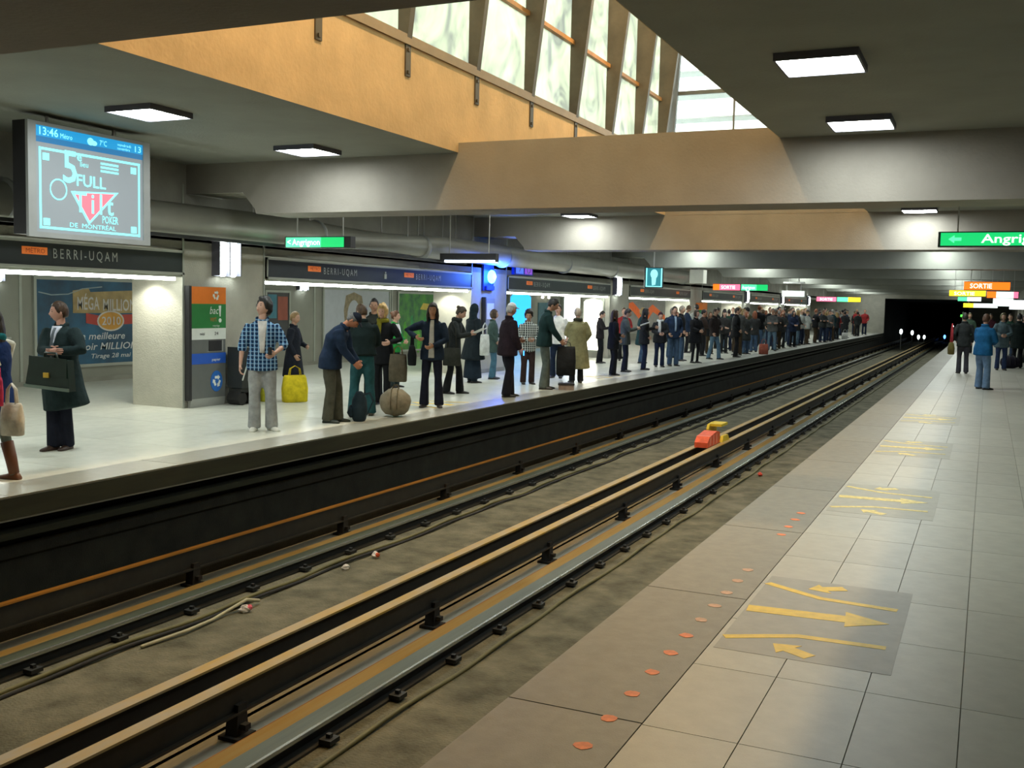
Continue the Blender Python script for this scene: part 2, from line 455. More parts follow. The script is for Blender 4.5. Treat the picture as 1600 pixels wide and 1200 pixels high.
_nt.links.new(_t.outputs[0], _m.inputs[1]); _nt.links.new(_g.outputs[0], _m.inputs[2]); _nt.links.new(_m.outputs[0], _nt.nodes['Material Output'].inputs[0])

MY = [OY0 + 0.05, 5.6, 7.47, 9.34, 11.21, 13.1, 15.0, 16.9, 18.75, 20.5, 22.1]
for side, X0, sg in (('1', OX0 - 0.10, 1), ('2', OX1 + 0.10, -1)):
    wd = empty('window_' + side, (X0, OY0, SZ), 0, 'hazy skylight glazing with bronze mullions on the %s of the well' % ('left' if sg > 0 else 'right'), 'window', kind='structure')
    for i in range(len(MY) - 1):
        for z0, z1 in ((SZ + 0.1, 6.22), (6.28, RZ - 0.05)):
            o = G().box(-0.006, 0.006, MY[i] + 0.03 - OY0, MY[i + 1] - 0.03 - OY0, z0 - SZ, z1 - SZ).build('pane', PANE, wd)
    fin = G().prism([(0.0, -0.02), (0.13, -0.02), (0.66, RZ - SZ - 0.02), (0.0, RZ - SZ - 0.02)], (0, -0.055, 0), X3 * sg, Z3, Y3, 0.11).mesh('mullion', [BRONZE])
    br = G().box(0.085, 0.105, -0.06, 0.06, -0.40, 0.0).box(0.105, 0.12, -0.02, 0.02, -0.37, -0.33).box(0.105, 0.12, -0.02, 0.02, -0.10, -0.06)
    if sg < 0: br.v = [(-x, y, z) for x, y, z in br.v]
    br = br.mesh('mullion_bracket', [BRONZE])
    for y in MY:
        f = link('mullion', fin, wd); f.location = (0, y - OY0, 0)
        b = link('mullion_bracket', br, wd); b.location = (0.02 * sg, y - OY0, 0)
    a = (-0.03, 0.14) if sg > 0 else (-0.14, 0.03)
    G().box(a[0], a[1], 0, OY1 - OY0, -0.02, 0.10).build('sill', mat('bronze_sill', (0.27, 0.20, 0.12), 0.5, metal=0.2, var=0.12, scale=3), wd)
    G().box(a[0] * 0.6, a[1] * 0.55, 0, OY1 - OY0, 6.22 - SZ, 6.29 - SZ).build('transom', BRONZE_T, wd)
w3 = empty('window_3', (OX0, OY1 + 0.1, SZ), 0, 'bright end glazing of the skylight with a dark crossbar', 'window', kind='structure')
wx = [0.0, 1.44, 2.88, OX1 - OX0]
for i in range(3):
    for z0, z1 in ((0.06, 1.50), (1.58, RZ - SZ - 0.05)):
        G().box(wx[i] + 0.03, wx[i + 1] - 0.03, -0.006, 0.006, z0, z1).build('pane', CLEARP, w3)
GREYBAR = mat('grey_glazing_bar', (0.10, 0.115, 0.115), 0.5, metal=0.3, var=0.1)
G().box(0, OX1 - OX0, -0.03, 0.03, 1.50, 1.58).build('transom', GREYBAR, w3)
G().box(0, OX1 - OX0, -0.05, 0.05, -0.02, 0.06).build('sill', GREYBAR, w3)
G().prism([(-0.05, 0), (0.12, 0), (0.34, RZ - SZ), (-0.05, RZ - SZ)], (0, -0.12, 0), X3, Z3, Y3, 0.10).build('corner_mullion', GREYBAR, w3)
for x in wx[1:3]:
    G().box(x - 0.02, x + 0.02, -0.03, 0.03, 0, RZ - SZ).build('glazing_bar', GREYBAR, w3)
# white slatted canopy outside the end glazing
lv = empty('louvre_screen', (OX0 - 1.5, OY1 + 2.0, 4.6), 0, 'white horizontal louvres outside the skylight end glazing', 'louvre')
LOUV = mat('louvre_white', (0.80, 0.84, 0.84), 0.7, var=0.03)
for k in range(7):
    G().box(0, 8.5, -0.3, 0.3, 0.5 + k * 0.55, 0.53 + k * 0.55).build('slat', LOUV, lv)
for x in (0.05, 8.45):
    G().box(x - 0.05, x + 0.05, -0.05, 0.05, 0.0, 4.2).build('post', LOUV, lv)

# warm discharge lamps hung in the well
def well_lamp(y, lab):
    r = empty('high_bay_lamp', (-4.55, y, 8.75), 0, lab, 'lamp', 'high bay lamps in the skylight well')
    G().tube([(0, 0, 0.65), (0, 0, 0.28)], [0.012, 0.012], 6, cap=0).build('stem', DARKSTEEL, r)
    G().tube([(0, 0, 0.30), (0, 0, 0.14), (0, 0, 0.10), (0, 0, 0.0)], [0.07, 0.08, 0.13, 0.24], 16, cap=0).build('shade', GREYMET, r, smooth=True)
    G().ell((0, 0, -0.01), (0.07, 0.07, 0.10)).build('bulb', glow('warm_bulb', (1.0, 0.72, 0.36), 60), r, smooth=True)
    ld = bpy.data.lights.new('warm_light', 'POINT'); ld.energy = WARM_W; ld.color = (1.0, 0.70, 0.36); ld.shadow_soft_size = 0.10
    lo = bpy.data.objects.new('warm_light', ld); COL.objects.link(lo); lo.parent = r; lo.location = (0, 0, -0.25)
for y, lab in ((8.2, 'warm high bay lamp above the near half of the skylight'), (17.3, 'warm high bay lamp above the far half of the skylight')):
    well_lamp(y, lab)

# ================================================================= TRACKS
def legs(root, ys, sg):
    lm = G()
    lm.prism([(-0.07, 0.05), (0.07, 0.0), (0.045, 0.30), (-0.045, 0.30)], (-0.05, 0, 0), Y3, Z3, X3, 0.10)
    lm.box(-0.09, 0.09, -0.10, 0.10, 0.047, 0.075).box(-0.03, 0.10 * sg if sg > 0 else 0.03, -0.03, 0.03, 0.12, 0.16)
    me = lm.mesh('insulator_leg', [RUBBER])
    for y in ys:
        o = link('insulator_leg', me, root); o.location = (0, y, 0)

def guide_bar(x, y0, label, topm, sg, h=0.22, fw=0.055):
    r = empty('guide_bar', (x, 0, -1.42), 0, label, 'guide bar', 'guide bars of the tracks')
    zt = 0.47
    seg = 18.0; y = YN
    while y < 120:
        e = min(y + seg, 120)
        G().box(-fw, fw, y, e - 0.02, zt - 0.018, zt).build('top_flange', topm, r)
        y = e
    G().box(-0.012, 0.012, YN, 120, zt - h, zt - 0.018).build('web', DARKSTEEL, r)
    G().box(-0.055, 0.055, YN, 120, zt - h - 0.016, zt - h).build('bottom_flange', DARKSTEEL, r)
    legs(r, [5.72 - 2.87 * 3 + 2.87 * k for k in range(40)], sg)
    return r
guide_bar(-7.72, 0, 'rusty guide bar running beside the far platform wall', RUSTLINE, 1, fw=0.032)
guide_bar(-5.10, 0, 'left one of the twin rusty guide bars between the tracks', RUSTTOP, -1)
guide_bar(-4.74, 0, 'right one of the twin rusty guide bars, resting on black legs', RUSTTOP, 1)
guide_bar(-2.12, 0, 'guide bar hidden under the edge of the near platform', RUSTTOP, -1)

def rollway(cx, sg, label_slab, label_rail, grp):
    """cx: guide bar x; sg +1 track lies to the right of it"""
    r = empty('rollway', (cx, 0, -1.42), 0, label_slab, 'rollway', grp)
    def bx(a, b, z0, z1, m, n):
        x0, x1 = sorted((a * sg, b * sg))
        return G().box(x0, x1, YN, 125, z0, z1).build(n, m, r)
    for a, b, z1, m, n in ((-0.20, 0.10, 0.045, SLEEPER, 'slab'), (0.10, 0.17, 0.075, RUST, 'rust_stained_kerb')):
        x0, x1 = sorted((cx + a * sg, cx + b * sg))
        G().box(x0, x1, YN, 125, -1.42, -1.42 + z1).build(n, m, pit)
    bx(0.17, 0.345, 0.0, 0.115, TAN, 'roll_path')
    s = empty('running_rail', (cx, 0, -1.42), 0, label_rail, 'rail', grp.replace('rollways', 'rails'))
    def rx(a, b, z0, z1, m, n):
        x0, x1 = sorted((a * sg, b * sg))
        return G().box(x0, x1, YN, 125, z0, z1).build(n, m, s)
    rx(0.35, 0.50, 0.118, 0.140, STEELROLL, 'head_plate')
    rx(0.50, 0.525, 0.112, 0.1415, SHINE, 'edge_highlight')  # bright strip painted in as the rail highlight
    rx(0.44, 0.47, 0.02, 0.118, DARKSTEEL, 'web')
    rx(0.36, 0.56, 0.0, 0.02, DARKSTEEL, 'foot')
    me = G().box(-0.05, 0.05, -0.06, 0.06, 0.02, 0.055).box(-0.018, 0.018, -0.018, 0.018, 0.055, 0.085).mesh('rail_clip', [DARKSTEEL])
    for k in range(45):
        o = link('rail_clip', me, s); o.location = (0.60 * sg, 2.2 + k * 0.95, 0.0)
    return r
rollway(-7.72, 1, 'rust stained rollway beside the far platform guide bar', 'steel running rail nearest the far platform', 'rollways of the tracks')
rollway(-5.10, -1, 'rollway hidden behind the left twin guide bar', 'steel running rail just left of the twin guide bars', 'rollways of the tracks')
rollway(-4.74, 1, 'tan and rust stained rollway right of the twin guide bars', 'shiny steel running rail right of the twin guide bars', 'rollways of the tracks')
rollway(-2.12, -1, 'rollway under the near platform edge', 'steel running rail under the near platform edge', 'rollways of the tracks')
# cables lying along the rails
def cable(x, label, m, wob, r=0.018, z=-1.40):
    g = G(); pts = []
    y = 2.0
    while y < 80:
        pts.append((x + wob * math.sin(y * 1.7) + 0.4 * wob * math.sin(y * 4.1 + 1), y, z + 0.01 * math.sin(y * 3.1)))
        y += 0.25 if y < 30 else 1.0
    g.tube(pts, [r] * len(pts), 6, ref=(1, 0, 0))
    return tag(g.build('track_cable', m, smooth=True), label, 'cable', 'cables along the rails')
cable(-6.97, 'olive cable snaking along the rail of the far track', CABLE, 0.03, 0.022)
cable(-6.88, 'black cable lying beside the olive one on the far track bed', RUBBER, 0.02, 0.02)
cable(-3.98, 'olive cable lying beside the shiny rail of the near track', CABLE, 0.012, 0.02)
g = G().tube([(-6.80, 6.9, -1.40), (-6.74, 7.4, -1.39), (-6.77, 7.8, -1.395), (-6.80, 8.05, -1.38), (-6.76, 8.3, -1.32), (-6.76, 8.5, -1.38)], [0.018] * 6, 6, ref=(1, 0, 0))
tag(g.build('track_cable', mat('pale_cable', (0.42, 0.40, 0.26), 0.6), smooth=True), 'pale loose loop of cable by the pink litter', 'cable')

# red and yellow clamp on the twin guide bars
cl = empty('guide_bar_clamp', (-4.92, 20.5, -0.95), 0, 'red and yellow marker clamp sitting on the twin guide bars', 'clamp')
cg = G()
cg.prism([(-0.9, 0.0), (0.1, 0.0), (0.1, 0.22), (-0.15, 0.26), (-0.75, 0.20), (-0.9, 0.1)], (-0.15, 0, 0), Y3, Z3, X3, 0.26)
cg.build('red_body', mat('clamp_red', (0.75, 0.11, 0.04), 0.5, var=0.2, scale=10), cl)
for k in range(3): G().box(-0.158, 0.118, -0.7 + k * 0.25, -0.66 + k * 0.25, 0.02, 0.21).build('groove', mat('clamp_pale', (0.8, 0.35, 0.28), 0.5), cl)
cg = G()
cg.prism([(0.12, 0.0), (0.75, 0.0), (0.85, 0.30), (0.55, 0.36), (0.2, 0.34), (0.12, 0.26)], (-0.18, 0, 0), Y3, Z3, X3, 0.05).prism([(0.12, 0.0), (0.75, 0.0), (0.6, 0.12), (0.2, 0.12)], (0.10, 0, 0), Y3, Z3, X3, 0.06)
cg.box(-0.18, 0.1, 0.25, 0.8, 0.30, 0.35)
cg.build('yellow_bracket', mat('clamp_yellow', (0.70, 0.55, 0.03), 0.5, var=0.15), cl)

# litter
def crumple(name, loc, r, m1, m2, label, seed):
    rd = random.Random(seed)
    root = empty(name, loc, rd.random() * 6, label, 'litter')
    def fn(d, p): return p * (0.75 + 0.5 * rd.random())
    G().ell((0, 0, r * 0.6), (r, r * 0.7, r * 0.7), fn=fn, nu=10, nv=6).build('crumpled_wrap', m1, root)
    if m2: G().ell((r * 0.8, 0, r * 0.8), (r * 0.5, r * 0.5, r * 0.45), fn=fn, nu=8, nv=5).build('lid', m2, root)
LW = mat('litter_white', (0.75, 0.72, 0.68), 0.7)
crumple('crumpled_cup', (-6.70, 8.2, -1.42), 0.06, LW, mat('litter_pink', (0.85, 0.16, 0.22), 0.6), 'pink and white crumpled cup on the far track bed', 1)
crumple('crumpled_cup', (-6.75, 10.75, -1.42), 0.06, LW, mat('litter_red', (0.75, 0.12, 0.04), 0.6), 'red and white crumpled cup beside the far rail', 2)
crumple('paper_scrap', (-6.76, 10.1, -1.42), 0.05, LW, None, 'small white paper scrap beside the far rail', 3)
crumple('paper_scrap', (-3.80, 19.7, -1.42), 0.06, mat('litter_red2', (0.7, 0.08, 0.05), 0.6), None, 'small red scrap lying by the near rail', 4)

# ================================================================= FLOOR PAINT
def stroke(g, pts, w, z):
    pts = [Vector((p[0], p[1], 0)) for p in pts]
    L = []; Rr = []
    for i, p in enumerate(pts):
        t = (pts[min(i + 1, len(pts) - 1)] - pts[max(i - 1, 0)]).normalized()
        n = Vector((-t.y, t.x, 0)) * w / 2
        L.append(p + n); Rr.append(p - n)
    poly = [(q.x, q.y) for q in L] + [(q.x, q.y) for q in reversed(Rr)]
    g.prism(poly, (0, 0, z), X3, Y3, Z3, 0.0012)
def arrow(g, a, b, w, hw, hl, z):
    a = Vector((*a, 0)); b = Vector((*b, 0)); t = (b - a).normalized(); n = Vector((-t.y, t.x, 0)); c = b - t * hl
    poly = [a + n * w / 2, c + n * w / 2, c + n * hw / 2, b, c - n * hw / 2, c - n * w / 2, a - n * w / 2]
    g.prism([(q.x, q.y) for q in poly], (0, 0, z), X3, Y3, Z3, 0.0012)
for k, (yy, m, lab) in enumerate(((6.06, YELLOW, 'nearest set of bright yellow boarding arrows on the grey patch'), (10.2, YELLOW_W, 'second nearest set of yellow boarding arrows on the near platform'), (14.33, YELLOW_W, 'third nearest set of worn yellow boarding arrows on the near platform'), (18.45, YELLOW_W, 'farthest faint set of yellow boarding arrows on the near platform'))):
    r = empty('boarding_arrows', (0, yy, 0), 0, lab, 'floor marking', 'boarding arrows on the near platform')
    G().box(-1.22, -0.34, -0.80, 0.82, 0.0003, 0.0012).build('painted_patch', PATCH if k == 0 else PATCH2, r)
    q = G(); arrow(q, (-1.21, 0.0), (-0.42, 0.07), 0.13, 0.30, 0.24, 0.0014); q.build('centre_arrow', m, r)
    q = G(); stroke(q, [(-1.21, 0.62), (-1.0, 0.50), (-0.85, 0.42), (-0.40, 0.38)], 0.06, 0.0014); q.build('guide_line', m, r)
    q = G(); stroke(q, [(-1.21, -0.60), (-1.0, -0.48), (-0.85, -0.40), (-0.40, -0.38)], 0.06, 0.0014); q.build('guide_line', m, r)
    q = G(); arrow(q, (-0.74, 0.72), (-0.95, 0.60), 0.09, 0.20, 0.11, 0.0014); q.build('side_arrow', m, r)
    q = G(); arrow(q, (-0.74, -0.72), (-0.95, -0.59), 0.09, 0.20, 0.11, 0.0014); q.build('side_arrow', m, r)
dots = [3.8 + 0.315 * i for i in range(11)] + [8.19, 8.52, 8.84, 9.15]
faint = mat('faint_orange_paint', (0.62, 0.36, 0.22), 0.55, var=0.2, scale=20)
rd = random.Random(5)
ordn = ['nearest', 'second nearest', 'third nearest', 'fourth nearest', 'fifth nearest', 'sixth nearest', 'seventh nearest', 'eighth nearest', 'ninth nearest', 'tenth nearest', 'eleventh nearest', 'twelfth nearest', 'thirteenth nearest', 'fourteenth nearest', 'farthest']
for i, y in enumerate(dots):
    g = G()
    n = 9; poly = [((0.030 + 0.010 * rd.random()) * math.cos(2 * math.pi * k / n) * 1.1, (0.036 + 0.012 * rd.random()) * math.sin(2 * math.pi * k / n) * 0.9) for k in range(n)]
    g.prism(poly, (0, 0, 0.0008), X3, Y3, Z3, 0.0014)
    o = g.build('orange_dot', faint if 6 <= i <= 10 else ORANGE_P); o.location = (-1.395, y, 0.0008)
    tag(o, '%s orange dot painted on the near platform edge strip' % ordn[i], 'floor marking', 'orange dots on the edge strip')
for yy, lab in ((15.6, 'worn yellow arrow behind the woman with long dark hair'), (23.9, 'worn yellow arrow past the trench coat')):
    r = empty('boarding_arrows', (0, yy, 0), 0, lab, 'floor marking', 'arrows on the far platform')
    q = G(); arrow(q, (-8.28, 0), (-9.1, 0), 0.13, 0.3, 0.24, 0.0014); q.build('centre_arrow', YELLOW, r)
    for s in (-1, 1):
        q = G(); stroke(q, [(-8.28, 0.6 * s), (-8.6, 0.42 * s), (-9.1, 0.38 * s)], 0.06, 0.0014); q.build('guide_line', YELLOW, r)

# ================================================================= CEILING LAMPS
def lens_mesh():
    g = G(); n = 6; a = 0.305
    for m_, zf in (('l', 1),):
        vs = []; fs = []
        for i in range(n + 1):
            for j in range(n + 1):
                u = -1 + 2 * i / n; v = -1 + 2 * j / n
                vs.append((u * a, v * a, -0.050 - 0.026 * (1 - u * u) * (1 - v * v) ** 0.5 if abs(v) < 1 else -0.050))
        for i in range(n):
            for j in range(n):
                k = i * (n + 1) + j
                fs.append((k, k + 1, k + n + 2, k + n + 1))
        g.add(vs, fs)
    return g
LM = lens_mesh().mesh('lens', [LENS], smooth=True)
HM = G().box(-0.325, 0.325, -0.325, 0.325, -0.045, 0.0).box(-0.325, -0.307, -0.325, 0.325, -0.062, -0.045).box(0.307, 0.325, -0.325, 0.325, -0.062, -0.045).box(-0.307, 0.307, -0.325, -0.307, -0.062, -0.045).box(-0.307, 0.307, 0.307, 0.325, -0.062, -0.045).mesh('housing', [LAMPBODY])
LM2 = lens_mesh().mesh('lens', [glow('passage_fill_lens', (0.93, 1.0, 0.95), 12.0)], smooth=True)
lamp_ys = [5.75, 8.77, 11.68]
for b0, b1 in zip(BEAMS[1:-1], BEAMS[2:]):
    lamp_ys += [b0 + 0.82 + 2.0, b0 + 0.82 + 5.2, b1 - 0.6]
lamp_ys += [86.0]
lamp_i = {}
names = {('r', 8.77): 'large bright ceiling lamp at upper right of the view', ('r', 11.68): 'second ceiling lamp over the near platform', ('l', 8.77): 'bright ceiling lamp above the hanging screen', ('l', 11.68): 'ceiling lamp between the screen and the skylight beam'}
for y in lamp_ys:
    for sd, x in (('l', -8.49), ('r', -1.34)):
        if y == 5.75 and sd == 'r': continue
        lab = names.get((sd, y))
        if not lab:
            if abs(y - 21.9) < 0.05: lab = 'ceiling lamp just beyond the first beam over the %s platform' % ('far' if sd == 'l' else 'near')
            else: lab = 'square fluorescent lamp in a far or hidden ceiling bay of the %s side' % ('far platform' if sd == 'l' else 'near platform')
        r = empty('ceiling_lamp', (x, y, ZC), 0, lab, 'lamp', 'ceiling lamps over the %s platform' % ('far' if sd == 'l' else 'near'))
        link('housing', HM, r); link('lens', LM, r)

for i, y in enumerate((3.0, 8.0, 13.4, 18.5, 23.4, 28.5, 33.6, 38.7, 43.8, 49, 54, 59, 64, 69, 74, 79)):  # unseen lamps added to brighten the passage back wall
    r = empty('ceiling_lamp', (-14.2, y, 2.62), 0, 'unseen fill lamp added on the low ceiling of the passage behind the piers', 'lamp', 'added passage fill lamps')
    link('housing', HM, r); link('lens', LM2, r)

# ================================================================= SIGN BANDS + STRIP LIGHTS
SLAB = [(PIERS[i][1], PIERS[i + 1][0]) for i in range(len(PIERS) - 1)]
bay_names = ['the poster of the lottery', 'the group with bags', 'the lit white panels', 'the orange artwork', 'a far bay', 'a far bay', 'a far bay']
bn = ['leftmost bay beside the recycling kiosk', 'second bay, above the group with bags', 'third bay, above the white light boxes', 'fourth bay, above the orange artwork', 'fifth bay along the far platform', 'sixth bay along the far platform', 'last bay before the tunnel']
SMALLT = mat('sign_small_text', (0.35, 0.42, 0.40), 0.6)
for i, (a, b) in enumerate(SLAB):
    a += 0.04; b -= 0.02
    r = empty('sign_band', (WL, a, 2.07), 0, 'black station name band over the %s' % bn[i], 'sign', 'station name bands')
    L = b - a
    G().box(-0.12, 0.03, 0, L, 0.06, 0.36).build('panel', SIGNBLACK, r)
    G().box(-0.12, 0.045, 0, L, 0.36, 0.40).box(-0.12, 0.045, 0, L, 0.025, 0.06).box(-0.12, 0.045, -0.0, 0.03, 0.025, 0.40).box(-0.12, 0.045, L - 0.03, L, 0.025, 0.40).build('frame', SIGNFRAME, r)
    spots = {0: [5.1], 1: [1.2, 4.65], 2: [1.2, 5.9], 3: [1.2, 5.9]}.get(i, [1.2, 5.9])
    for sp in spots:
        h = 0.155 if i else 0.165
        G().box(0.028, 0.034, sp, sp + 0.40, 0.20, 0.30).build('orange_plate', SIGNORANGE, r)
        tg = text_g('MÉTRO', 0.085, (0.036, sp + 0.05, 0.22), Y3, Z3, m=0, width=0.30)
        tg.build('plate_lettering', mat('plate_dark', (0.45, 0.10, 0.02), 0.6), r, fixn=False)
        tg = text_g('BERRI-UQAM', h * 1.15, (0.034, sp + 0.48, 0.165), Y3, Z3, bold=0.0, width=1.12, gap=1.45)
        tg.build('lettering', LETTER, r, fixn=False)
    if i == 1:
        G().box(0.028, 0.036, 3.85, 3.93, 0.14, 0.24).box(.028, .036, 3.87, 3.91, .25, .29).build('pictogram', LETTER, r)
    s = empty('strip_light', (WL - 0.06, a, 2.07), 0, 'white strip light under the sign band of the %s' % bn[i], 'lamp', 'strip lights under the sign bands')
    x0 = 0.02
    G().box(-0.06, 0.06, x0, L - 0.02, -0.015, 0.025).build('housing', SIGNFRAME, s)
    end = L - 0.14
    G().box(-0.05, 0.055, x0 + 0.02, end, -0.065, -0.012).build('diffuser', STRIP, s)

for i, (a, b) in enumerate(SLAB):
    r = empty('downlight', (WL - 0.55, b - 0.30, 2.12), 0, 'round downlight washing the pier side of the %s' % bn[i], 'lamp', 'downlights beside the piers')
    G().tube([(0, 0, 0.48), (0, 0, 0.06)], [0.012, 0.012], 6, cap=0).build('stem', GREYMET, r)
    G().tube([(0, 0, 0.08), (0, 0, 0.0)], [0.08, 0.09], 14, cap=0).build('housing', GREYMET, r)
    G().tube([(0, 0, -0.002), (0, 0, -0.006)], [0.075, 0.075], 14, cap=0).build('lens', glow('downlight_lens', (1.0, 1.0, 0.88), 20), r)
    ld = bpy.data.lights.new('downlight_beam', 'SPOT'); ld.energy = 75 if i < 2 else 25; ld.color = (1.0, 0.99, 0.86); ld.spot_size = R_(130); ld.spot_blend = 0.5; ld.shadow_soft_size = 0.06
    lo = bpy.data.objects.new('downlight_beam', ld); COL.objects.link(lo); lo.parent = r; lo.location = (0, 0, -0.02)

# ================================================================= WALL LAMPS
def wall_lamp(x, y, z, lab, tm=TUBE, body=LAMPBODY, sc=1.0):
    r = empty('wall_lamp', (x, y, z), 0, lab, 'lamp', 'twin tube wall lamps'); r.scale = (sc,) * 3
    G().box(0, 0.05, -0.27, 0.27, -0.30, 0.30).build('back_plate', body, r)
    G().box(0.05, 0.16, -0.27, -0.25, -0.29, 0.29).box(0.05, 0.16, 0.25, 0.27, -0.29, 0.29).box(0.05, 0.15, -0.012, 0.012, -0.29, 0.29).build('side_fin', body, r)
    for s in (-1, 1):
        G().tube([(0.10, 0.13 * s, -0.27), (0.12, 0.13 * s, -0.12), (0.12, 0.13 * s, 0.12), (0.10, 0.13 * s, 0.27)], [(0.045, 0.07), (0.06, 0.088), (0.06, 0.088), (0.045, 0.07)], 10).build('tube', tm, r, smooth=True)
wall_lamp(WL, 13.45, 2.40, 'twin tube lamp on the pier above the recycling kiosk')
wall_lamp(WL, 33.05, 2.40, 'twin tube lamp on the third pier right of the light boxes')
wall_lamp(WL, 53.5, 2.35, 'twin tube lamp on the fifth pier over the crowd')
wall_lamp(WL, 63.5, 2.35, 'twin tube lamp on the sixth pier over the crowd')
wall_lamp(WL, 73.5, 2.35, 'twin tube lamp on the last pier over the crowd')
wall_lamp(BW, 13.05, 2.18, 'small twin lamp on the back wall at the left border', sc=0.75)
wall_lamp(BW, 22.3, 2.2, 'small twin lamp on the back wall behind the plaid shirt man', sc=0.75)
BLUE = glow('blue_beacon', (0.03, 0.22, 1.0), 26)
BLUEB = mat('blue_housing', (0.02, 0.06, 0.5), 0.4, var=0.1)
r = empty('blue_beacon', (WL, 23.25, 2.36), 0, 'glowing blue beacon lamp on the second pier', 'beacon')
G().box(0, 0.06, -0.28, 0.28, -0.30, 0.34).build('back_plate', BLUEB, r)
G().ell((0.14, 0, 0.05), (0.10, 0.15, 0.17)).build('lens', BLUE, r, smooth=True)
G().ell((0.20, 0, 0.05), (0.05, 0.07, 0.08)).build('bulb', glow('blue_core', (0.55, 0.85, 1.0), 14), r, smooth=True)
G().box(0.06, 0.12, -0.22, 0.22, -0.28, -0.18).build('bracket', BLUEB, r)
ld = bpy.data.lights.new('blue_light', 'POINT'); ld.energy = 110; ld.color = (0.04, 0.15, 1.0); ld.shadow_soft_size = 0.15
lo = bpy.data.objects.new('blue_light', ld); COL.objects.link(lo); lo.parent = r; lo.location = (0.45, 0, 0.05)
r = empty('phone_panel', (WL + 0.015, 23.3, 1.25), 0, 'grey emergency phone panel under the blue beacon', 'panel')
G().box(0, 0.08, -0.25, 0.25, -0.55, 0.62).build('case', GREYMET, r)
G().box(0.08, 0.085, -0.20, 0.20, 0.1, 0.5).build('notice', WHITEPL, r)
G().box(0.0, 0.09, -0.33, -0.26, -0.6, 0.65).build('side_bar', BLACKPL, r)
r = empty('line_sign', (WL, 25.35, 2.66), 0, 'small blue and purple pictogram sign beyond the beacon', 'sign')
G().box(0, 0.08, -0.62, 0.62, -0.14, 0.14).build('case', BLUEB, r)
G().box(0.08, 0.09, -0.52, -0.05, -0.11, 0.11).build('blue_tile', glow('tile_blue', (0.10, 0.22, 0.95), 0.9), r)
G().box(0.08, 0.09, 0.05, 0.52, -0.11, 0.11).build('purple_tile', glow('tile_purple', (0.32, 0.10, 0.75), 0.8), r)
q = G(); q.tube([(0.095, 0.28 + 0.1 * math.cos(a), 0.085 * math.sin(a)) for a in [k * math.pi / 6 for k in range(12)]], [0.012] * 12, 6, ref=(1, 0, 0), closed=True); q.build('ring', LETTER, r)
q = G(); q.obox((0.095, -0.28, 0), (0, 0.7, 0.7), (0, -0.7, 0.7), X3, 0.16, 0.025, 0.01); q.build('arrow_mark', LETTER, r)

# ================================================================= DUCT + HANGER RODS
dr = empty('ventilation_duct', (-11.1, 0, 2.92), 0, 'long grey ventilation duct hanging under the ceiling of the far platform', 'duct')
G().tube([(0, YN, -0.03), (0, 10, -0.03), (0, 15, 0.0), (0, 20, 0.02), (0, 41.5, 0.02)], [0.25, 0.25, 0.26, 0.26, 0.26], 20, cap=0).build('pipe', DUCT, dr, smooth=True)
for y in (1.0, 5.0, 9.0, 11.2, 15.5, 19.3, 23.4, 27.5, 31.5, 36, 40):
    G().tube([(0, y - 0.02, -0.01), (0, y + 0.02, -0.01)], [0.275, 0.275], 20, cap=0).build('collar', GREYMET, dr, smooth=True)
G().box(0.20, 0.26, YN, 21, -0.30, -0.25).build('conduit', DARKSTEEL, dr)
for y, x in ((10.6, 0.1), (11.4, -0.2), (13.9, -0.1), (14.7, 0.0), (15.2, .1), (17.9, -0.1), (18.6, 0.1), (19.2, 0.0), (19.7, -0.15), (20.1, 0.1), (20.9, 0.0), (21.7, 0.05), (27.8, 0), (30.5, 0)):
    G().box(x - 0.008, x + 0.008, y - 0.008, y + 0.008, 0.15, ZC - 2.92).build('hanger_rod', ROD, dr)

# ================================================================= HANGING SIGNS
def hang_sign(x0, x1, y, z0, z1, label, faces, depth=0.16, rods=True, top=ZC):
    r = empty('hanging_sign', ((x0 + x1) / 2, y, (z0 + z1) / 2), 0, label, 'sign', 'hanging light box signs')
    w = (x1 - x0) / 2; h = (z1 - z0) / 2
    case = G().box(-w, w, -depth / 2 + 0.01, depth / 2 - 0.01, -h, h).build('case', BLACKPL, r)
    for (a, b, m, nm) in faces:
        G().box(-w + a * 2 * w, -w + b * 2 * w, -depth / 2, -depth / 2 + 0.012, -h + 0.015, h - 0.015).build(nm, m, case)
    if rods:
        for s in (-0.7, 0.7):
            G().box(s * w - 0.008, s * w + 0.008, -0.008, 0.008, h, top - (z0 + z1) / 2).build('hanger_rod', ROD, r)
    return case, w, h, depth
GRN = glow('sign_green', (0.01, 0.62, 0.16), 1.15)
GRNL = glow('sign_green_light', (0.12, 0.95, 0.45), 1.2)
WHT = glow('sign_white', (0.85, 1.0, 0.92), 1.6)
ORG = glow('sign_orange_lit', (1.0, 0.16, 0.01), 1.8)
YEL = glow('sign_yellow_lit', (1.0, 0.75, 0.02), 1.7)
PNK = glow('sign_pink_lit', (1.0, 0.16, 0.28), 1.6)
r, w, h, d = hang_sign(-10.72, -9.42, 14.2, 2.60, 2.79, 'green lit direction sign hanging over the far platform', [(0.02, 0.56, GRNL, 'light_face'), (0.56, 0.90, GRN, 'green_face')])
text_g('Angrignon', 0.14, (-w + 0.16, -d / 2 - 0.001, -0.045), X3, Z3, m=0, bold=0.012, width=0.55).build('lettering', WHT, r, fixn=False)
text_g('<', 0.14, (-w + 0.05, -d / 2 - 0.001, -0.045), X3, Z3, bold=0.012).build('arrow_mark', WHT, r, fixn=False)
r, w, h, d = hang_sign(-10.80, -9.46, 19.7, 2.62, 2.80, 'black hanging sign with a white strip of light along its bottom', [])
G().box(-w + 0.12, w - 0.02, -d / 2 - 0.004, d / 2, -h - 0.01, -h + 0.04).build('light_strip', glow('blue_white_strip', (0.72, 0.85, 1.0), 5.0), r)
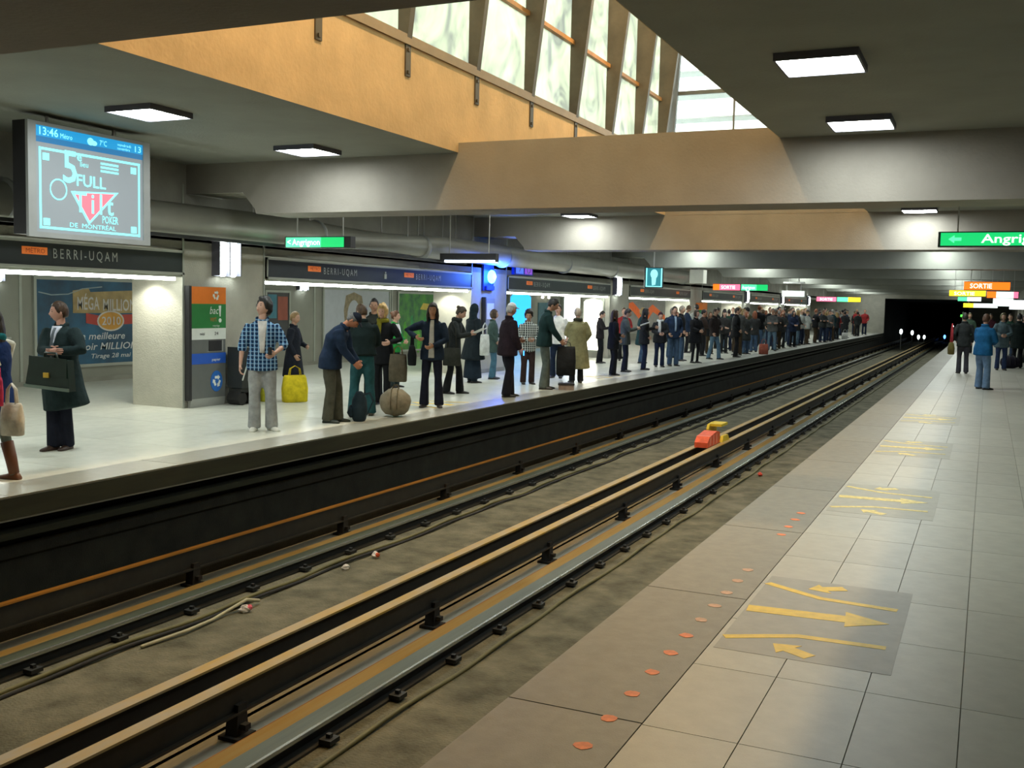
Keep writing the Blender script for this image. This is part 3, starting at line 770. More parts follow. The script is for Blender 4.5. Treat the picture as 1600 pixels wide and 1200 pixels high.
r, w, h, d = hang_sign(-0.63, 0.85, 14.2, 2.60, 2.79, 'green lit direction sign over the near platform at the right border', [(0.02, 0.98, GRN, 'green_face')])
text_g('Angrignon', 0.15, (-w + 0.50, -d / 2 - 0.001, -0.045), X3, Z3, bold=0.012, width=0.85).build('lettering', WHT, r, fixn=False)
q = G(); q.prism([(0, 0.0), (0.07, 0.05), (0.07, 0.02), (0.15, 0.02), (0.15, -0.02), (0.07, -0.02), (0.07, -0.05)], (-w + 0.12, -d / 2 - 0.002, 0), X3, Z3, -Y3, 0.002); q.build('arrow_mark', GRNL, r)
r, w, h, d = hang_sign(-10.80, -8.48, 44.0, 2.50, 2.78, 'red and green lit exit sign hanging over the far crowd', [(0.0, 0.12, ORG, 'orange_face'), (0.12, 0.50, PNK, 'pink_face'), (0.52, 0.80, GRNL, 'light_face'), (0.80, 1.0, GRN, 'green_face')])
text_g('SORTIE', 0.2, (-w + 0.35, -d / 2 - 0.001, -0.07), X3, Z3, bold=0.012, width=0.6).build('lettering', WHT, r, fixn=False)
text_g('Angrignon', 0.2, (0.08, -d / 2 - 0.001, -0.07), X3, Z3, bold=0.012, width=0.55).build('lettering', WHT, r, fixn=False)
r, w, h, d = hang_sign(-10.3, -7.55, 70.0, 2.30, 2.62, 'pink, green and yellow lit sign far along the far platform', [(0.0, 0.45, PNK, 'pink_face'), (0.47, 0.72, GRNL, 'light_face'), (0.72, 1.0, YEL, 'yellow_face')])
text_g('SORTIE', 0.22, (-w + 0.2, -d / 2 - 0.001, -0.08), X3, Z3, bold=0.012, width=0.8).build('lettering', WHT, r, fixn=False)
r, w, h, d = hang_sign(-0.72, 0.53, 34.0, 2.46, 2.72, 'orange lit exit sign over the near platform', [(0.0, 1.0, ORG, 'orange_face')])
text_g('SORTIE', 0.2, (-w + 0.16, -d / 2 - 0.001, -0.07), X3, Z3, bold=0.012, width=0.6).build('lettering', WHT, r, fixn=False)
r, w, h, d = hang_sign(-1.38, -0.14, 42.0, 2.38, 2.62, 'yellow lit sign below the orange one over the near platform', [(0.0, 1.0, YEL, 'yellow_face')])
text_g('SORTIE', 0.18, (-w + 0.16, -d / 2 - 0.001, -0.07), X3, Z3, bold=0.012, width=0.7).build('lettering', WHT, r, fixn=False)
r, w, h, d = hang_sign(-0.10, 0.95, 42.4, 2.34, 2.6, 'red lit sign with a white middle behind the orange exit sign', [(0.0, 0.3, ORG, 'orange_face'), (0.3, 0.85, WHT, 'white_face'), (0.85, 1.0, PNK, 'pink_face')])
r, w, h, d = hang_sign(-1.33, -0.35, 52.0, 2.30, 2.52, 'green and white lit sign below the yellow one', [(0.0, 0.4, GRNL, 'light_face'), (0.4, 1.0, WHT, 'white_face')])
r, w, h, d = hang_sign(-1.25, 0.4, 60.0, 2.05, 2.30, 'pale yellow lit sign lowest in the far cluster', [(0.0, 0.3, YEL, 'yellow_face'), (0.3, 1.0, WHT, 'white_face')])
r, w, h, d = hang_sign(0.15, 1.0, 52.3, 2.10, 2.75, 'bright white lit panel in the far cluster of signs', [(0.0, 1.0, WHT, 'white_face')])
r, w, h, d = hang_sign(0.75, 1.7, 47.0, 1.95, 2.35, 'white lit panel at the right border of the near platform', [(0.0, 1.0, glow('white_panel', (0.9, 0.97, 1.0), 3.0), 'white_face')])
# white double monitor hung over the far platform edge
r = empty('platform_monitor', (-7.75, 46.0, 2.55), 0, 'white monitor hung on two rods above the far crowd', 'monitor')
G().box(-0.5, 0.5, -0.1, 0.1, -0.26, 0.02).build('case', WHITEPL, r)
G().box(-0.46, 0.46, -0.105, -0.1, -0.23, 0.0).build('screen', WHT, r)
G().box(-0.45, 0.45, -0.08, 0.08, 0.33, 0.40).build('mount', WHITEPL, r)
for s in (-0.3, 0.3): G().box(s - 0.03, s + 0.03, -0.02, 0.02, 0.0, 0.36).build('hanger_rod', ROD, r)
for s in (-0.2, 0.2): G().box(s - 0.02, s + 0.02, -0.02, 0.02, 0.36, ZC - 2.55).build('hanger_rod', ROD, r)
# pale loudspeaker box
r = empty('speaker_box', (-9.92, 38.0, 2.90), 0, 'pale square box hanging high before the fourth pier', 'box')
G().box(-0.26, 0.26, -0.25, 0.25, -0.25, 0.25).build('case', mat('pale_box', (0.80, 0.80, 0.70), 0.6, var=0.04), r)
G().box(-0.03, 0.03, -0.03, 0.03, 0.25, ZC - 2.90).build('bracket', GREYMET, r)

# ================================================================= SCREENS
def frame_part(r, u0, u1, v0, v1, x0, x1, m, n): return G().box(x0, x1, u0, u1, v0, v1).build(n, m, r)
CY = glow('screen_cyan', (0.28, 0.95, 0.97), 1.15)
GRY = glow('screen_grey', (0.27, 0.31, 0.33), 0.85)
HDR = glow('screen_header', (0.015, 0.30, 0.62), 1.0)
HDR2 = glow('screen_header_low', (0.02, 0.16, 0.36), 1.0)
REDS = glow('screen_red', (0.85, 0.20, 0.26), 1.0)
SFRAME = mat('screen_frame', (0.40, 0.42, 0.42), 0.5, metal=0.2, var=0.05)
S = empty('hanging_screen', (-9.8, 8.38, 2.46), 0, 'large lit information screen hanging at the upper left', 'screen')
SW, SH = 1.62, 1.19
G().box(-0.28, -0.02, -0.06, SW + 0.06, -0.03, SH + 0.05).build('case', BLACKPL, S)
G().box(-0.02, 0.02, -0.11, 0.0, -0.06, SH + 0.04).box(-0.02, 0.02, SW, SW + 0.11, -0.06, SH + 0.04).box(-0.02, 0.02, 0, SW, -0.06, 0.0).box(-0.02, 0.02, 0, SW, SH, SH + 0.04).build('bezel', SFRAME, S)
SD = G().box(-0.02, 0.0, 0, SW, 0, SH).build('display', GRY, S)
G().box(0, 0.003, 0, SW, SH * 0.90, SH).build('header_bar', HDR, SD)
G().box(0, 0.003, 0, SW, SH * 0.845, SH * 0.90).build('header_line', HDR2, SD)
b = 0.028
G().box(0.003, 0.006, 0.05, SW - 0.05, 0.04, 0.04 + b).box(0.003, 0.006, 0.05, SW - 0.05, SH * 0.80 - b, SH * 0.80).box(0.003, 0.006, 0.05, 0.05 + b, 0.04, SH * 0.8).box(0.003, 0.006, SW - 0.05 - b, SW - 0.05, 0.04, SH * 0.8).build('border', CY, SD)
for u, v in ((0.10, 0.08), (SW - 0.2, 0.08), (0.10, SH * 0.8 - 0.14), (SW - 0.2, SH * 0.8 - 0.14)):
    G().box(0.003, 0.006, u, u + 0.09, v, v + 0.08).build('corner_mark', CY, SD)
def st(s, size, u, v, m, n='lettering', **k):
    text_g(s, size, (0.006, u, v), Y3, Z3, **k).build(n, m, SD, fixn=False)
st('13:46', 0.125, 0.03, SH * 0.915, CY, bold=0.01, width=0.26)
st('Métro', 0.08, 0.34, SH * 0.915, CY, width=0.17)
st('7°C', 0.09, 0.92, SH * 0.915, CY, width=0.11)
st('vendredi', 0.05, 1.20, SH * 0.945, CY, width=0.22)
st('novembre', 0.05, 1.20, SH * 0.908, CY, width=0.20)
st('13', 0.105, 1.46, SH * 0.915, CY, width=0.10)
q = G(); q.ell((0.005, 0.79, SH * 0.935), (0.003, 0.05, 0.045), nu=12, nv=6).ell((0.005, 0.84, SH * 0.925), (0.003, 0.05, 0.03), nu=12, nv=6); q.build('weather_icon', CY, SD)
st('5', 0.52, 0.36, 0.60, CY, bold=0.012, width=0.20)
st('e', 0.14, 0.575, 0.865, CY, bold=0.01, width=0.07)
st('lieu', 0.09, 0.62, 0.80, CY, width=0.12)
q = G(); q.tube([(0.005, 0.315 + 0.115 * math.cos(a), 0.50 + 0.115 * math.sin(a)) for a in [k * math.pi / 12 for k in range(24)]], [(0.004, 0.009)] * 24, 6, ref=(0, 0, 1), closed=True); q.build('ring', CY, SD)
st('FULL', 0.19, 0.56, 0.575, CY, bold=0.014, width=0.44)
q = G(); q.prism([(0.49, 0.50), (1.22, 0.555), (0.755, 0.13)], (0.003, 0, 0), Y3, Z3, X3, 0.002); q.build('triangle_outline', CY, SD)
q = G(); q.prism([(0.54, 0.487), (1.155, 0.53), (0.765, 0.175)], (0.005, 0, 0), Y3, Z3, X3, 0.0008); q.build('triangle', REDS, SD)
st('Tilt', 0.34, 0.53, 0.27, CY, bold=0.010, gap=1.35, width=0.60)
st('POKER', 0.13, 0.95, 0.165, CY, bold=0.004, width=0.25)
st('DE  MONTRÉAL', 0.075, 0.46, 0.085, CY, width=0.70)
for k in range(3): G().box(0.003, 0.006, 0.94, 1.22, 0.775 + k * 0.045, 0.80 + k * 0.045).build('reflection_streak', CY, SD)  # reflection smudge drawn onto the display as cyan bars
for u in (0.3, 1.3): G().box(-0.17, -0.14, u - 0.015, u + 0.015, SH, ZC - 2.46).build('hanger_rod', ROD, S)

S2 = empty('hanging_screen', (-9.79, 32.0, 2.35), R_(-68), 'small teal lit screen hanging beyond the third pier', 'screen')
G().box(-0.2, -0.01, -0.30, 0.30, 0, 0.66).build('case', BLACKPL, S2)
G().box(-0.01, 0.0, -0.26, 0.26, 0.03, 0.63).build('display', glow('teal_screen', (0.02, 0.20, 0.24), 1.0), S2)
G().box(0.0, 0.004, -0.26, -0.22, 0.03, 0.63).box(0, .004, .22, .26, .03, .63).box(0, .004, -.26, .26, .03, .06).build('border', CY, S2)
G().ell((0.003, 0, 0.44), (0.004, 0.12, 0.15)).prism([(-0.06, 0.08), (0.05, 0.1), (0.07, 0.34), (-0.08, 0.34)], (0.002, 0, 0), Y3, Z3, X3, 0.003).build('figure', glow('pale_teal', (0.35, 0.9, 0.95), 1.0), S2)
G().box(-0.12, -0.09, -0.02, 0.02, 0.66, ZC - 2.35).build('hanger_rod', ROD, S2)

# ================================================================= POSTERS AND LIGHT BOXES ON THE BACK WALL
def poster_root(y0, y1, z0, z1, label, base, frame=SIGNFRAME, cat='poster', t=0.03):
    r = empty('wall_poster', (BW, y0, z0), 0, label, cat)
    w = y1 - y0; h = z1 - z0
    sheet = G().box(0, t, 0, w, 0, h).build('sheet', base, r)
    G().box(0, t + 0.02, -0.06, 0, -0.06, h + 0.06).box(0, t + 0.02, w, w + 0.06, -0.06, h + 0.06).box(0, t + 0.02, 0, w, -0.06, 0).box(0, t + 0.02, 0, w, h, h + 0.06).build('frame', frame, r)
    return sheet, w, h, t
P, w, h, t = poster_root(13.98, 17.5, 0.36, 2.02, 'dark blue lottery poster on the back wall behind the briefcase man', mat('poster_navy', (0.018, 0.055, 0.095), 0.5, scale=1.2, col2=(0.02, 0.13, 0.24)))
tx = t + 0.002
q = G(); q.prism([(0.86, 1.02), (0.86, 1.46), (1.25, 1.52), (1.3, 1.44), (2.6, 1.5), (2.6, 1.02)], (tx, 0, 0), Y3, Z3, X3, 0.003); q.build('banner', mat('poster_gold', (0.42, 0.30, 0.12), 0.5, var=0.2), P)
text_g('MÉGA', 0.36, (tx + 0.006, 0.95, 1.09), Y3, Z3, bold=0.015, width=0.56).build('lettering', mat('poster_cream', (0.62, 0.58, 0.52), 0.5), P, fixn=False)
text_g('MILLIONS', 0.34, (tx + 0.006, 1.60, 1.07), Y3, Z3, bold=0.015, width=1.0).build('lettering', MATS['poster_cream'], P, fixn=False)
q = G(); q.prism([(1.18, 0.82), (1.18, 1.02), (1.5, 0.97), (2.6, 1.0), (2.6, 0.80), (1.5, 0.77)], (tx + 0.003, 0, 0), Y3, Z3, X3, 0.003); q.build('ribbon', mat('poster_red', (0.50, 0.05, 0.03), 0.5), P)
q = G(); q.prism([(1.82 + 0.36 * math.cos(k * math.pi / 12), 0.86 + 0.21 * math.sin(k * math.pi / 12)) for k in range(24)], (tx + 0.005, 0, 0), Y3, Z3, X3, 0.003); q.build('medallion_rim', MATS['poster_cream'], P)
q = G(); q.prism([(1.82 + 0.32 * math.cos(k * math.pi / 12), 0.86 + 0.18 * math.sin(k * math.pi / 12)) for k in range(24)], (tx + 0.008, 0, 0), Y3, Z3, X3, 0.002); q.build('medallion', mat('poster_amber', (0.66, 0.32, 0.04), 0.5), P)
text_g('2010', 0.24, (tx + 0.014, 1.57, 0.78), Y3, Z3, bold=0.012, width=0.50).build('lettering', MATS['poster_cream'], P, fixn=False)
CR = mat('poster_white', (0.66, 0.70, 0.70), 0.5)
text_g('La meilleure', 0.20, (tx + 0.006, 0.92, 0.49), Y3, Z3, bold=0.01, shear=0.2, width=1.26).build('lettering', CR, P, fixn=False)
text_g('à avoir MILLIONS', 0.20, (tx + 0.006, 0.72, 0.28), Y3, Z3, bold=0.01, shear=0.2, width=1.95).build('lettering', CR, P, fixn=False)
text_g('Tirage 28 mai', 0.13, (tx + 0.006, 1.28, 0.11), Y3, Z3, bold=0.008, shear=0.2, width=1.05).build('lettering', CR, P, fixn=False)
q = G(); q.tube([(tx, 0.05, 1.42), (tx, 0.35, 1.37), (tx, 0.75, 1.39), (tx, 1.1, 1.5), (tx, 1.6, 1.55)], [(0.004, 0.012)] * 5, 5, ref=(0, 0, 1)); q.build('swirl', mat('poster_swirl', (0.3, 0.38, 0.4), 0.5), P)
P, w, h, t = poster_root(23.3, 26.65, 0.25, 2.02, 'pale grey poster with a sketched face behind the group with bags', mat('poster_pale', (0.50, 0.53, 0.56), 0.5, var=0.05))
SKI = mat('poster_sketch', (0.40, 0.36, 0.34), 0.6); HAI = mat('poster_hair', (0.30, 0.24, 0.14), 0.6, var=0.3, scale=8)
q = G(); q.prism([(1.05, 0.55), (0.95, 1.2), (1.05, 1.62), (1.45, 1.72), (1.85, 1.62), (1.98, 1.2), (1.9, 0.55)], (t + 0.001, 0, 0), Y3, Z3, X3, 0.002); q.build('hair', HAI, P)
q = G(); q.prism([(1.45 + 0.33 * math.cos(k * math.pi / 10), 1.02 + 0.48 * math.sin(k * math.pi / 10)) for k in range(20)], (t + 0.003, 0, 0), Y3, Z3, X3, 0.002); q.build('face_shape', MATS['poster_pale'], P)
for s in (-0.14, 0.14):
    q = G(); q.prism([(1.45 + s + 0.06 * math.cos(k * math.pi / 6), 1.12 + 0.025 * math.sin(k * math.pi / 6)) for k in range(12)], (t + 0.006, 0, 0), Y3, Z3, X3, 0.001); q.build('eye', SKI, P)
q = G(); q.prism([(1.45 + 0.09 * math.cos(k * math.pi / 6), 0.75 + 0.025 * math.sin(k * math.pi / 6)) for k in range(12)], (t + 0.006, 0, 0), Y3, Z3, X3, 0.001); q.build('mouth', SKI, P)
P, w, h, t = poster_root(27.2, 31.0, 0.25, 1.98, 'green leafy poster beside the pale face poster', mat('poster_green', (0.03, 0.11, 0.06), 0.6, scale=3.0, col2=(0.10, 0.34, 0.05), detail=6))
for k in range(7):
    q = G(); c = (0.4 + 0.42 * k, 0.5 + 0.25 * math.sin(k * 2.3)); q.prism([(c[0] + 0.10 * math.cos(a) * (1 + 0.4 * math.cos(3 * a)), c[1] + 0.38 * math.sin(a)) for a in [j * math.pi / 8 for j in range(16)]], (t + 0.002, 0, 0), Y3, Z3, X3, 0.002)
    q.build('leaf', mat('poster_leaf%d' % (k % 2), [(0.10, 0.45, 0.03), (0.03, 0.28, 0.08)][k % 2], 0.6, var=0.3, scale=6), P)
q = G(); q.prism([(1.3, 1.25), (1.5, 1.45), (2.0, 1.42), (1.9, 1.22)], (t + 0.004, 0, 0), Y3, Z3, X3, 0.002); q.build('gold_shape', mat('poster_gold2', (0.55, 0.42, 0.05), 0.5), P)
# small picture panel left of the plaid man
P, w, h, t = poster_root(20.85, 21.75, 0.7, 1.9, 'narrow dark poster with blue and red patches behind the plaid shirt man', mat('poster_dark', (0.05, 0.05, 0.05), 0.5))
G().box(t, t + 0.003, 0.05, 0.4, 0.55, 1.15).build('blue_patch', mat('patch_blue', (0.05, 0.22, 0.30), 0.5), P)
G().box(t, t + 0.003, 0.45, 0.85, 0.5, 1.1).build('red_patch', mat('patch_red', (0.35, 0.08, 0.04), 0.5), P)
# lit light boxes
def lightbox(y0, y1, z0, z1, label, m):
    r = empty('light_box', (BW + 0.025, y0, z0), 0, label, 'light box', 'lit advertising panels')
    w = y1 - y0; h = z1 - z0
    G().box(0, 0.12, 0, w, 0, h).build('case', SIGNFRAME, r)
    n = 6; poly = [(0.06, 0.06), (w - 0.06, 0.06), (w - 0.06, h - 0.16), (w - 0.3, h - 0.05), (0.3, h - 0.05), (0.06, h - 0.16)]
    q = G(); q.prism(poly, (0.12, 0, 0), Y3, Z3, X3, 0.012); q.build('lit_face', m, r)
lightbox(40.4, 42.9, 0.25, 2.2, 'bright white light box behind the trench coat', glow('box_cool', (0.88, 0.97, 1.0), 3.2))
r = empty('light_box', (WL - 1.0, PIERS[3][0] - 0.025, 0.20), R_(-90), 'warm white light box on the side of the third pier', 'light box', 'lit advertising panels')
G().box(0, 0.10, 0.10, 0.85, 0, 1.78).build('case', SIGNFRAME, r)
q = G(); q.prism([(0.15, 0.06), (0.80, 0.06), (0.80, 1.66), (0.72, 1.73), (0.23, 1.73), (0.15, 1.66)], (0.10, 0, 0), Y3, Z3, X3, 0.012); q.build('lit_face', glow('box_warm', (1.0, 0.96, 0.80), 3.2), r)
lightbox(35.0, 37.0, 0.25, 2.15, 'blue lit panel with white shapes behind the white cap', glow('box_blue', (0.02, 0.40, 0.95), 1.8))
q = empty('wall_poster', (BW, 38.0, 0.3), 0, 'grey panel with two small spotlights right of the blue lit panel', 'poster')
G().box(0, 0.03, 0, 1.0, 0, 1.5).build('sheet', mat('poster_teal', (0.05, 0.14, 0.17), 0.5), q)
for s in (0.1, 0.75): G().ell((0.15, s, 1.72), (0.06, 0.06, 0.06)).build('spot', glow('spot_white', (1, 0.95, 0.8), 5), q, smooth=True)
P, w, h, t = poster_root(47.6, 57.5, 0.4, 2.0, 'pale mural with an orange zigzag in the fourth bay', mat('mural_pale', (0.36, 0.35, 0.32), 0.6))
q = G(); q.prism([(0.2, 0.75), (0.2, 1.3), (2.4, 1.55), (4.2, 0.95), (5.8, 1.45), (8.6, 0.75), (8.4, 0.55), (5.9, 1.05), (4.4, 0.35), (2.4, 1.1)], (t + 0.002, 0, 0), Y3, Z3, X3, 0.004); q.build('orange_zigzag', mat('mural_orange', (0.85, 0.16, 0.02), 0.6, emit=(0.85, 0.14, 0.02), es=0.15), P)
hr = empty('handrail', (BW, 8.6, 0.92), 0, 'short steel handrail on the back wall at the left border', 'handrail')
G().tube([(0.09, 0, 0), (0.09, 4.75, 0)], [0.025, 0.025], 8, ref=(1, 0, 0)).build('rail', mat('pale_rail', (0.55, 0.56, 0.50), 0.4, metal=0.4), hr, smooth=True)
for y in (0.3, 2.4, 4.5): G().box(0, 0.09, y - 0.015, y + 0.015, -0.02, 0.0).build('bracket', GREYMET, hr)

# ================================================================= RECYCLING KIOSK
K = empty('recycling_kiosk', (WL + 0.02, 12.60, 0.0), 0, 'tall recycling kiosk with orange, green, white and blue bands on the pier', 'recycling bin')
KW, KD = 0.80, 0.075
KBODY = G().box(0, KD, 0, KW, 0.14, 1.92).build('body', mat('kiosk_grey', (0.13, 0.14, 0.135), 0.5, var=0.08), K)
G().box(0, KD + 0.01, -0.06, 0.0, 0.12, 1.93).build('side_cheek', BLACKPL, K)
G().prism([(0, 0.0), (0.05, 0.0), (KD, 0.14), (0, 0.14)], (0, 0.0, 0), X3, Z3, Y3, KW).build('foot', GREYMET, K)
def kb(z0, z1, col, nm, es=0.0):
    return G().box(KD, KD + 0.008, 0.0, KW, z0, z1).build(nm, mat('kiosk_' + nm, col, 0.45, var=0.06), KBODY)
kb(1.65, 1.92, (0.80, 0.20, 0.015), 'orange_band')
kb(1.26, 1.65, (0.02, 0.20, 0.045), 'green_band')
kb(1.08, 1.26, (0.72, 0.76, 0.72), 'white_band')
kb(0.69, 0.86, (0.02, 0.10, 0.50), 'blue_band')
KX = KD + 0.009
KWHT = mat('kiosk_print_white', (0.75, 0.80, 0.76), 0.5)
G().box(KD, KD + 0.012, 0.40, 0.70, 0.89, 1.06).build('slot', BLACKPL, KBODY)
G().prism([(0.36, 0.88), (0.74, 0.88), (0.74, 1.07)], (KD, 0, 0), Y3, Z3, X3, 0.006).build('slot_flap', GREYMET, KBODY)
def recycle(c, rad, m, nm):
    q = G()
    for k in range(3):
        a = math.pi / 2 + k * 2 * math.pi / 3
        d = Vector((math.cos(a), math.sin(a))); n = Vector((-d.y, d.x))
        p = Vector(c) + d * rad * 0.55
        poly = [p + n * rad * 0.42 + d * rad * 0.2, p - n * rad * 0.25 + d * rad * 0.2, p - n * rad * 0.25 + d * rad * 0.38, p - n * rad * 0.68, p - n * rad * 0.25 - d * rad * 0.38, p - n * rad * 0.25 - d * rad * 0.18, p + n * rad * 0.42 - d * rad * 0.18]
        q.prism([(v.x, v.y) for v in poly], (KX, 0, 0), Y3, Z3, X3, 0.004)
    q.build(nm, m, KBODY)
recycle((0.56, 1.785), 0.085, KWHT, 'recycling_mark')
q = G(); q.prism([(0.58 + 0.14 * math.cos(a), 0.40 + 0.17 * math.sin(a)) for a in [k * math.pi / 12 for k in range(24)]], (KD, 0, 0), Y3, Z3, X3, 0.008); q.build('blue_disc', mat('kiosk_disc', (0.02, 0.14, 0.5), 0.5), KBODY)
recycle((0.58, 0.40), 0.11, KWHT, 'recycling_mark')
text_g('bac', 0.17, (KX, 0.40, 1.49), Y3, Z3, shear=0.25, width=0.21).build('lettering', KWHT, KBODY, fixn=False)
text_g('vert', 0.13, (KX, 0.42, 1.37), Y3, Z3, bold=0.01, width=0.15).build('lettering', mat('kiosk_print_brown', (0.35, 0.16, 0.03), 0.5), KBODY, fixn=False)
text_g('recyclage', 0.05, (KX, 0.48, 1.285), Y3, Z3, width=0.16).build('lettering', KWHT, KBODY, fixn=False)
text_g('métal', 0.07, (KX, 0.18, 1.15), Y3, Z3, width=0.11).build('lettering', BLACKPL, KBODY, fixn=False)
text_g('24', 0.075, (KX, 0.52, 1.15), Y3, Z3, width=0.09).build('lettering', BLACKPL, KBODY, fixn=False)
text_g('papier', 0.06, (KX, 0.46, 0.735), Y3, Z3, bold=0.01, width=0.2).build('lettering', KWHT, KBODY, fixn=False)
q = G(); q.tube([(KX, 0.655, 1.62), (KX, 0.66, 1.45)], [(0.004, 0.03), (0.004, 0.012)], 8, ref=(0, 1, 0)).ell((KX, 0.66, 1.385), (0.004, 0.035, 0.035)); q.build('exclamation_mark', KWHT, KBODY)

B = empty('equipment_cart', (WL + 0.30, 13.62, 0.0), 0, 'black two wheeled cart with a pale handle loop beside the recycling kiosk', 'cart')
q = G(); q.prism([(-0.20, 0.28), (0.24, 0.26), (0.26, 0.62), (0.18, 0.93), (-0.20, 0.95)], (-0.18, 0, 0), Y3, Z3, X3, 0.30); q.build('bag', mat('cart_black', (0.018, 0.022, 0.022), 0.6, var=0.2), B)
q = G(); q.tube([(0.15, -0.22, 0.42), (0.16, -0.14, 0.62), (0.16, -0.08, 0.70), (0.16, 0.10, 0.70), (0.16, 0.24, 0.62), (0.16, 0.27, 0.40), (0.16, 0.20, 0.30), (.15, .05, .28)], [0.012] * 8, 6, ref=(1, 0, 0)); q.build('handle_loop', mat('cart_loop', (0.55, 0.58, 0.52), 0.4), B, smooth=True)
q = G(); q.prism([(-0.04, 0.80), (0.10, 0.78), (0.14, 0.88), (-0.02, 0.90)], (0.12, 0, 0), Y3, Z3, X3, 0.006); q.build('badge', GREYMET, B)
for s in (-0.16, 0.16): G().tube([(-0.14, s, 0.11), (0.10, s, 0.11)], [0.11, 0.11], 14, cap=0).build('wheel', RUBBER, B)
G().box(-0.15, 0.10, -0.2, 0.2, 0.2, 0.27).build('chassis', DARKSTEEL, B)

# ================================================================= TUNNEL LAMPS
TL = glow('tunnel_lamp', (0.85, 1.0, 1.0), 6.0); TLB = glow('tunnel_lamp_blue', (0.10, 0.30, 1.0), 4.0)
for i, (x, y, z, m, lab) in enumerate(((-6.58, 92, 0.09, TL, 'leftmost white lamp in the tunnel mouth'), (-6.2, 100, -0.13, TL, 'second white lamp from the left in the tunnel mouth'), (-6.1, 108, -0.69, TL, 'third white lamp from the left in the tunnel mouth'), (-6.0, 116, -0.85, TL, 'fourth white lamp from the left in the tunnel mouth'), (-4.1, 118, -0.80, TLB, 'blue lamp in the tunnel mouth'), (-3.4, 120, 0.30, TL, 'small white lamp near the right of the tunnel mouth'))):
    r = empty('tunnel_lamp', (x, y, -1.42), 0, lab, 'lamp', 'lamps in the tunnel')
    G().tube([(0, 0, 0.0), (0, 0, z + 1.3)], [0.04, 0.04], 6, cap=0).build('post', GREYMET, r)
    k = 0.5 if i == 5 else 1
    G().ell((0, -0.05, z + 1.42), (0.12 * k, 0.1 * k, 0.22 * k), nu=10, nv=6).build('lens', m, r, smooth=True)
tb = G().box(-0.45, 0.45, -0.03, 0.03, 0.0, 0.62).build('end_board', WHITEPL); tb.location = (-1.35, 82.0, 0.25)
tag(tb, 'pale square board on the near platform by the tunnel', 'board')
G().box(-0.35, -0.28, -0.02, 0.02, -0.25, 0.0).box(0.28, 0.35, -0.02, 0.02, -0.25, 0.0).build('board_leg', GREYMET, tb)
gs = G().box(-0.16, 0.16, -0.05, 0.05, -0.08, 0.08).build('signal_light', glow('signal_green', (0.1, 0.95, 0.08), 2.0)); gs.location = (-1.75, 84.0, 1.55)
tag(gs, 'small green signal light at the end of the near platform', 'signal')
G().box(-0.03, 0.03, 0.05, 0.10, -1.55, 0.3).build('signal_post', GREYMET, gs)

# ================================================================= PEOPLE
SKIN = lambda c=(0.56, 0.34, 0.24): mat('skin_%02x%02x%02x' % tuple(int(v * 255) for v in c), c, 0.55, var=0.06, scale=12, spec=0.3)
def hairm(c): return mat('hair_%02x%02x%02x' % tuple(int(v * 255) for v in c), c, 0.5, var=0.35, scale=30, bump=0.5, bscale=60, stretch=(1, 1, 0.3), spec=0.4)
EYE = mat('eye_dark', (0.015, 0.012, 0.01), 0.3); LIP = mat('lip', (0.40, 0.15, 0.12), 0.5); 
TASKS = []

def ik(a, b, l1, l2, pole):
    a = Vector(a); b = Vector(b); d = b - a; L = d.length
    if L > (l1 + l2) * 0.995:
        b = a + d * ((l1 + l2) * 0.995 / L); d = b - a; L = d.length
    x = (l1 * l1 - l2 * l2 + L * L) / (2 * L)
    h = math.sqrt(max(l1 * l1 - x * x, 0.0))
    dn = d / L; p = Vector(pole); p = p - dn * p.dot(dn)
    p = p.normalized() if p.length > 1e-6 else Vector((1, 0, 0))
    return a + dn * x + p * h, b

ARMS = {'down': ((.04, .07, -.53), (-.3, .3, 0)), 'relax': ((.11, .06, -.50), (-.4, .3, 0)), 'front': ((.25, -.11, -.34), (-.3, .6, -.4)),
        'waist': ((.20, -.13, -.43), (-.3, .7, -.2)), 'read': ((.33, -.09, -.20), (-.2, .5, -.8)), 'phone': ((.28, -.05, -.25), (-.2, .4, -.8)),
        'hip': ((.10, .03, -.33), (-.25, 1, -.1)), 'pocket': ((.10, .02, -.45), (-.7, .5, 0)), 'cross': ((.22, -.24, -.26), (0, .7, -.6)),
        'behind': ((-.14, -.02, -.47), (-.5, .5, 0)), 'carry': ((.22, .02, -.30), (-.5, .4, -.5)), 'chin': ((.20, -.14, .06), (.2, .5, -.8)), 'strap': ((.17, -.02, -.08), (0, .7, -.7))}

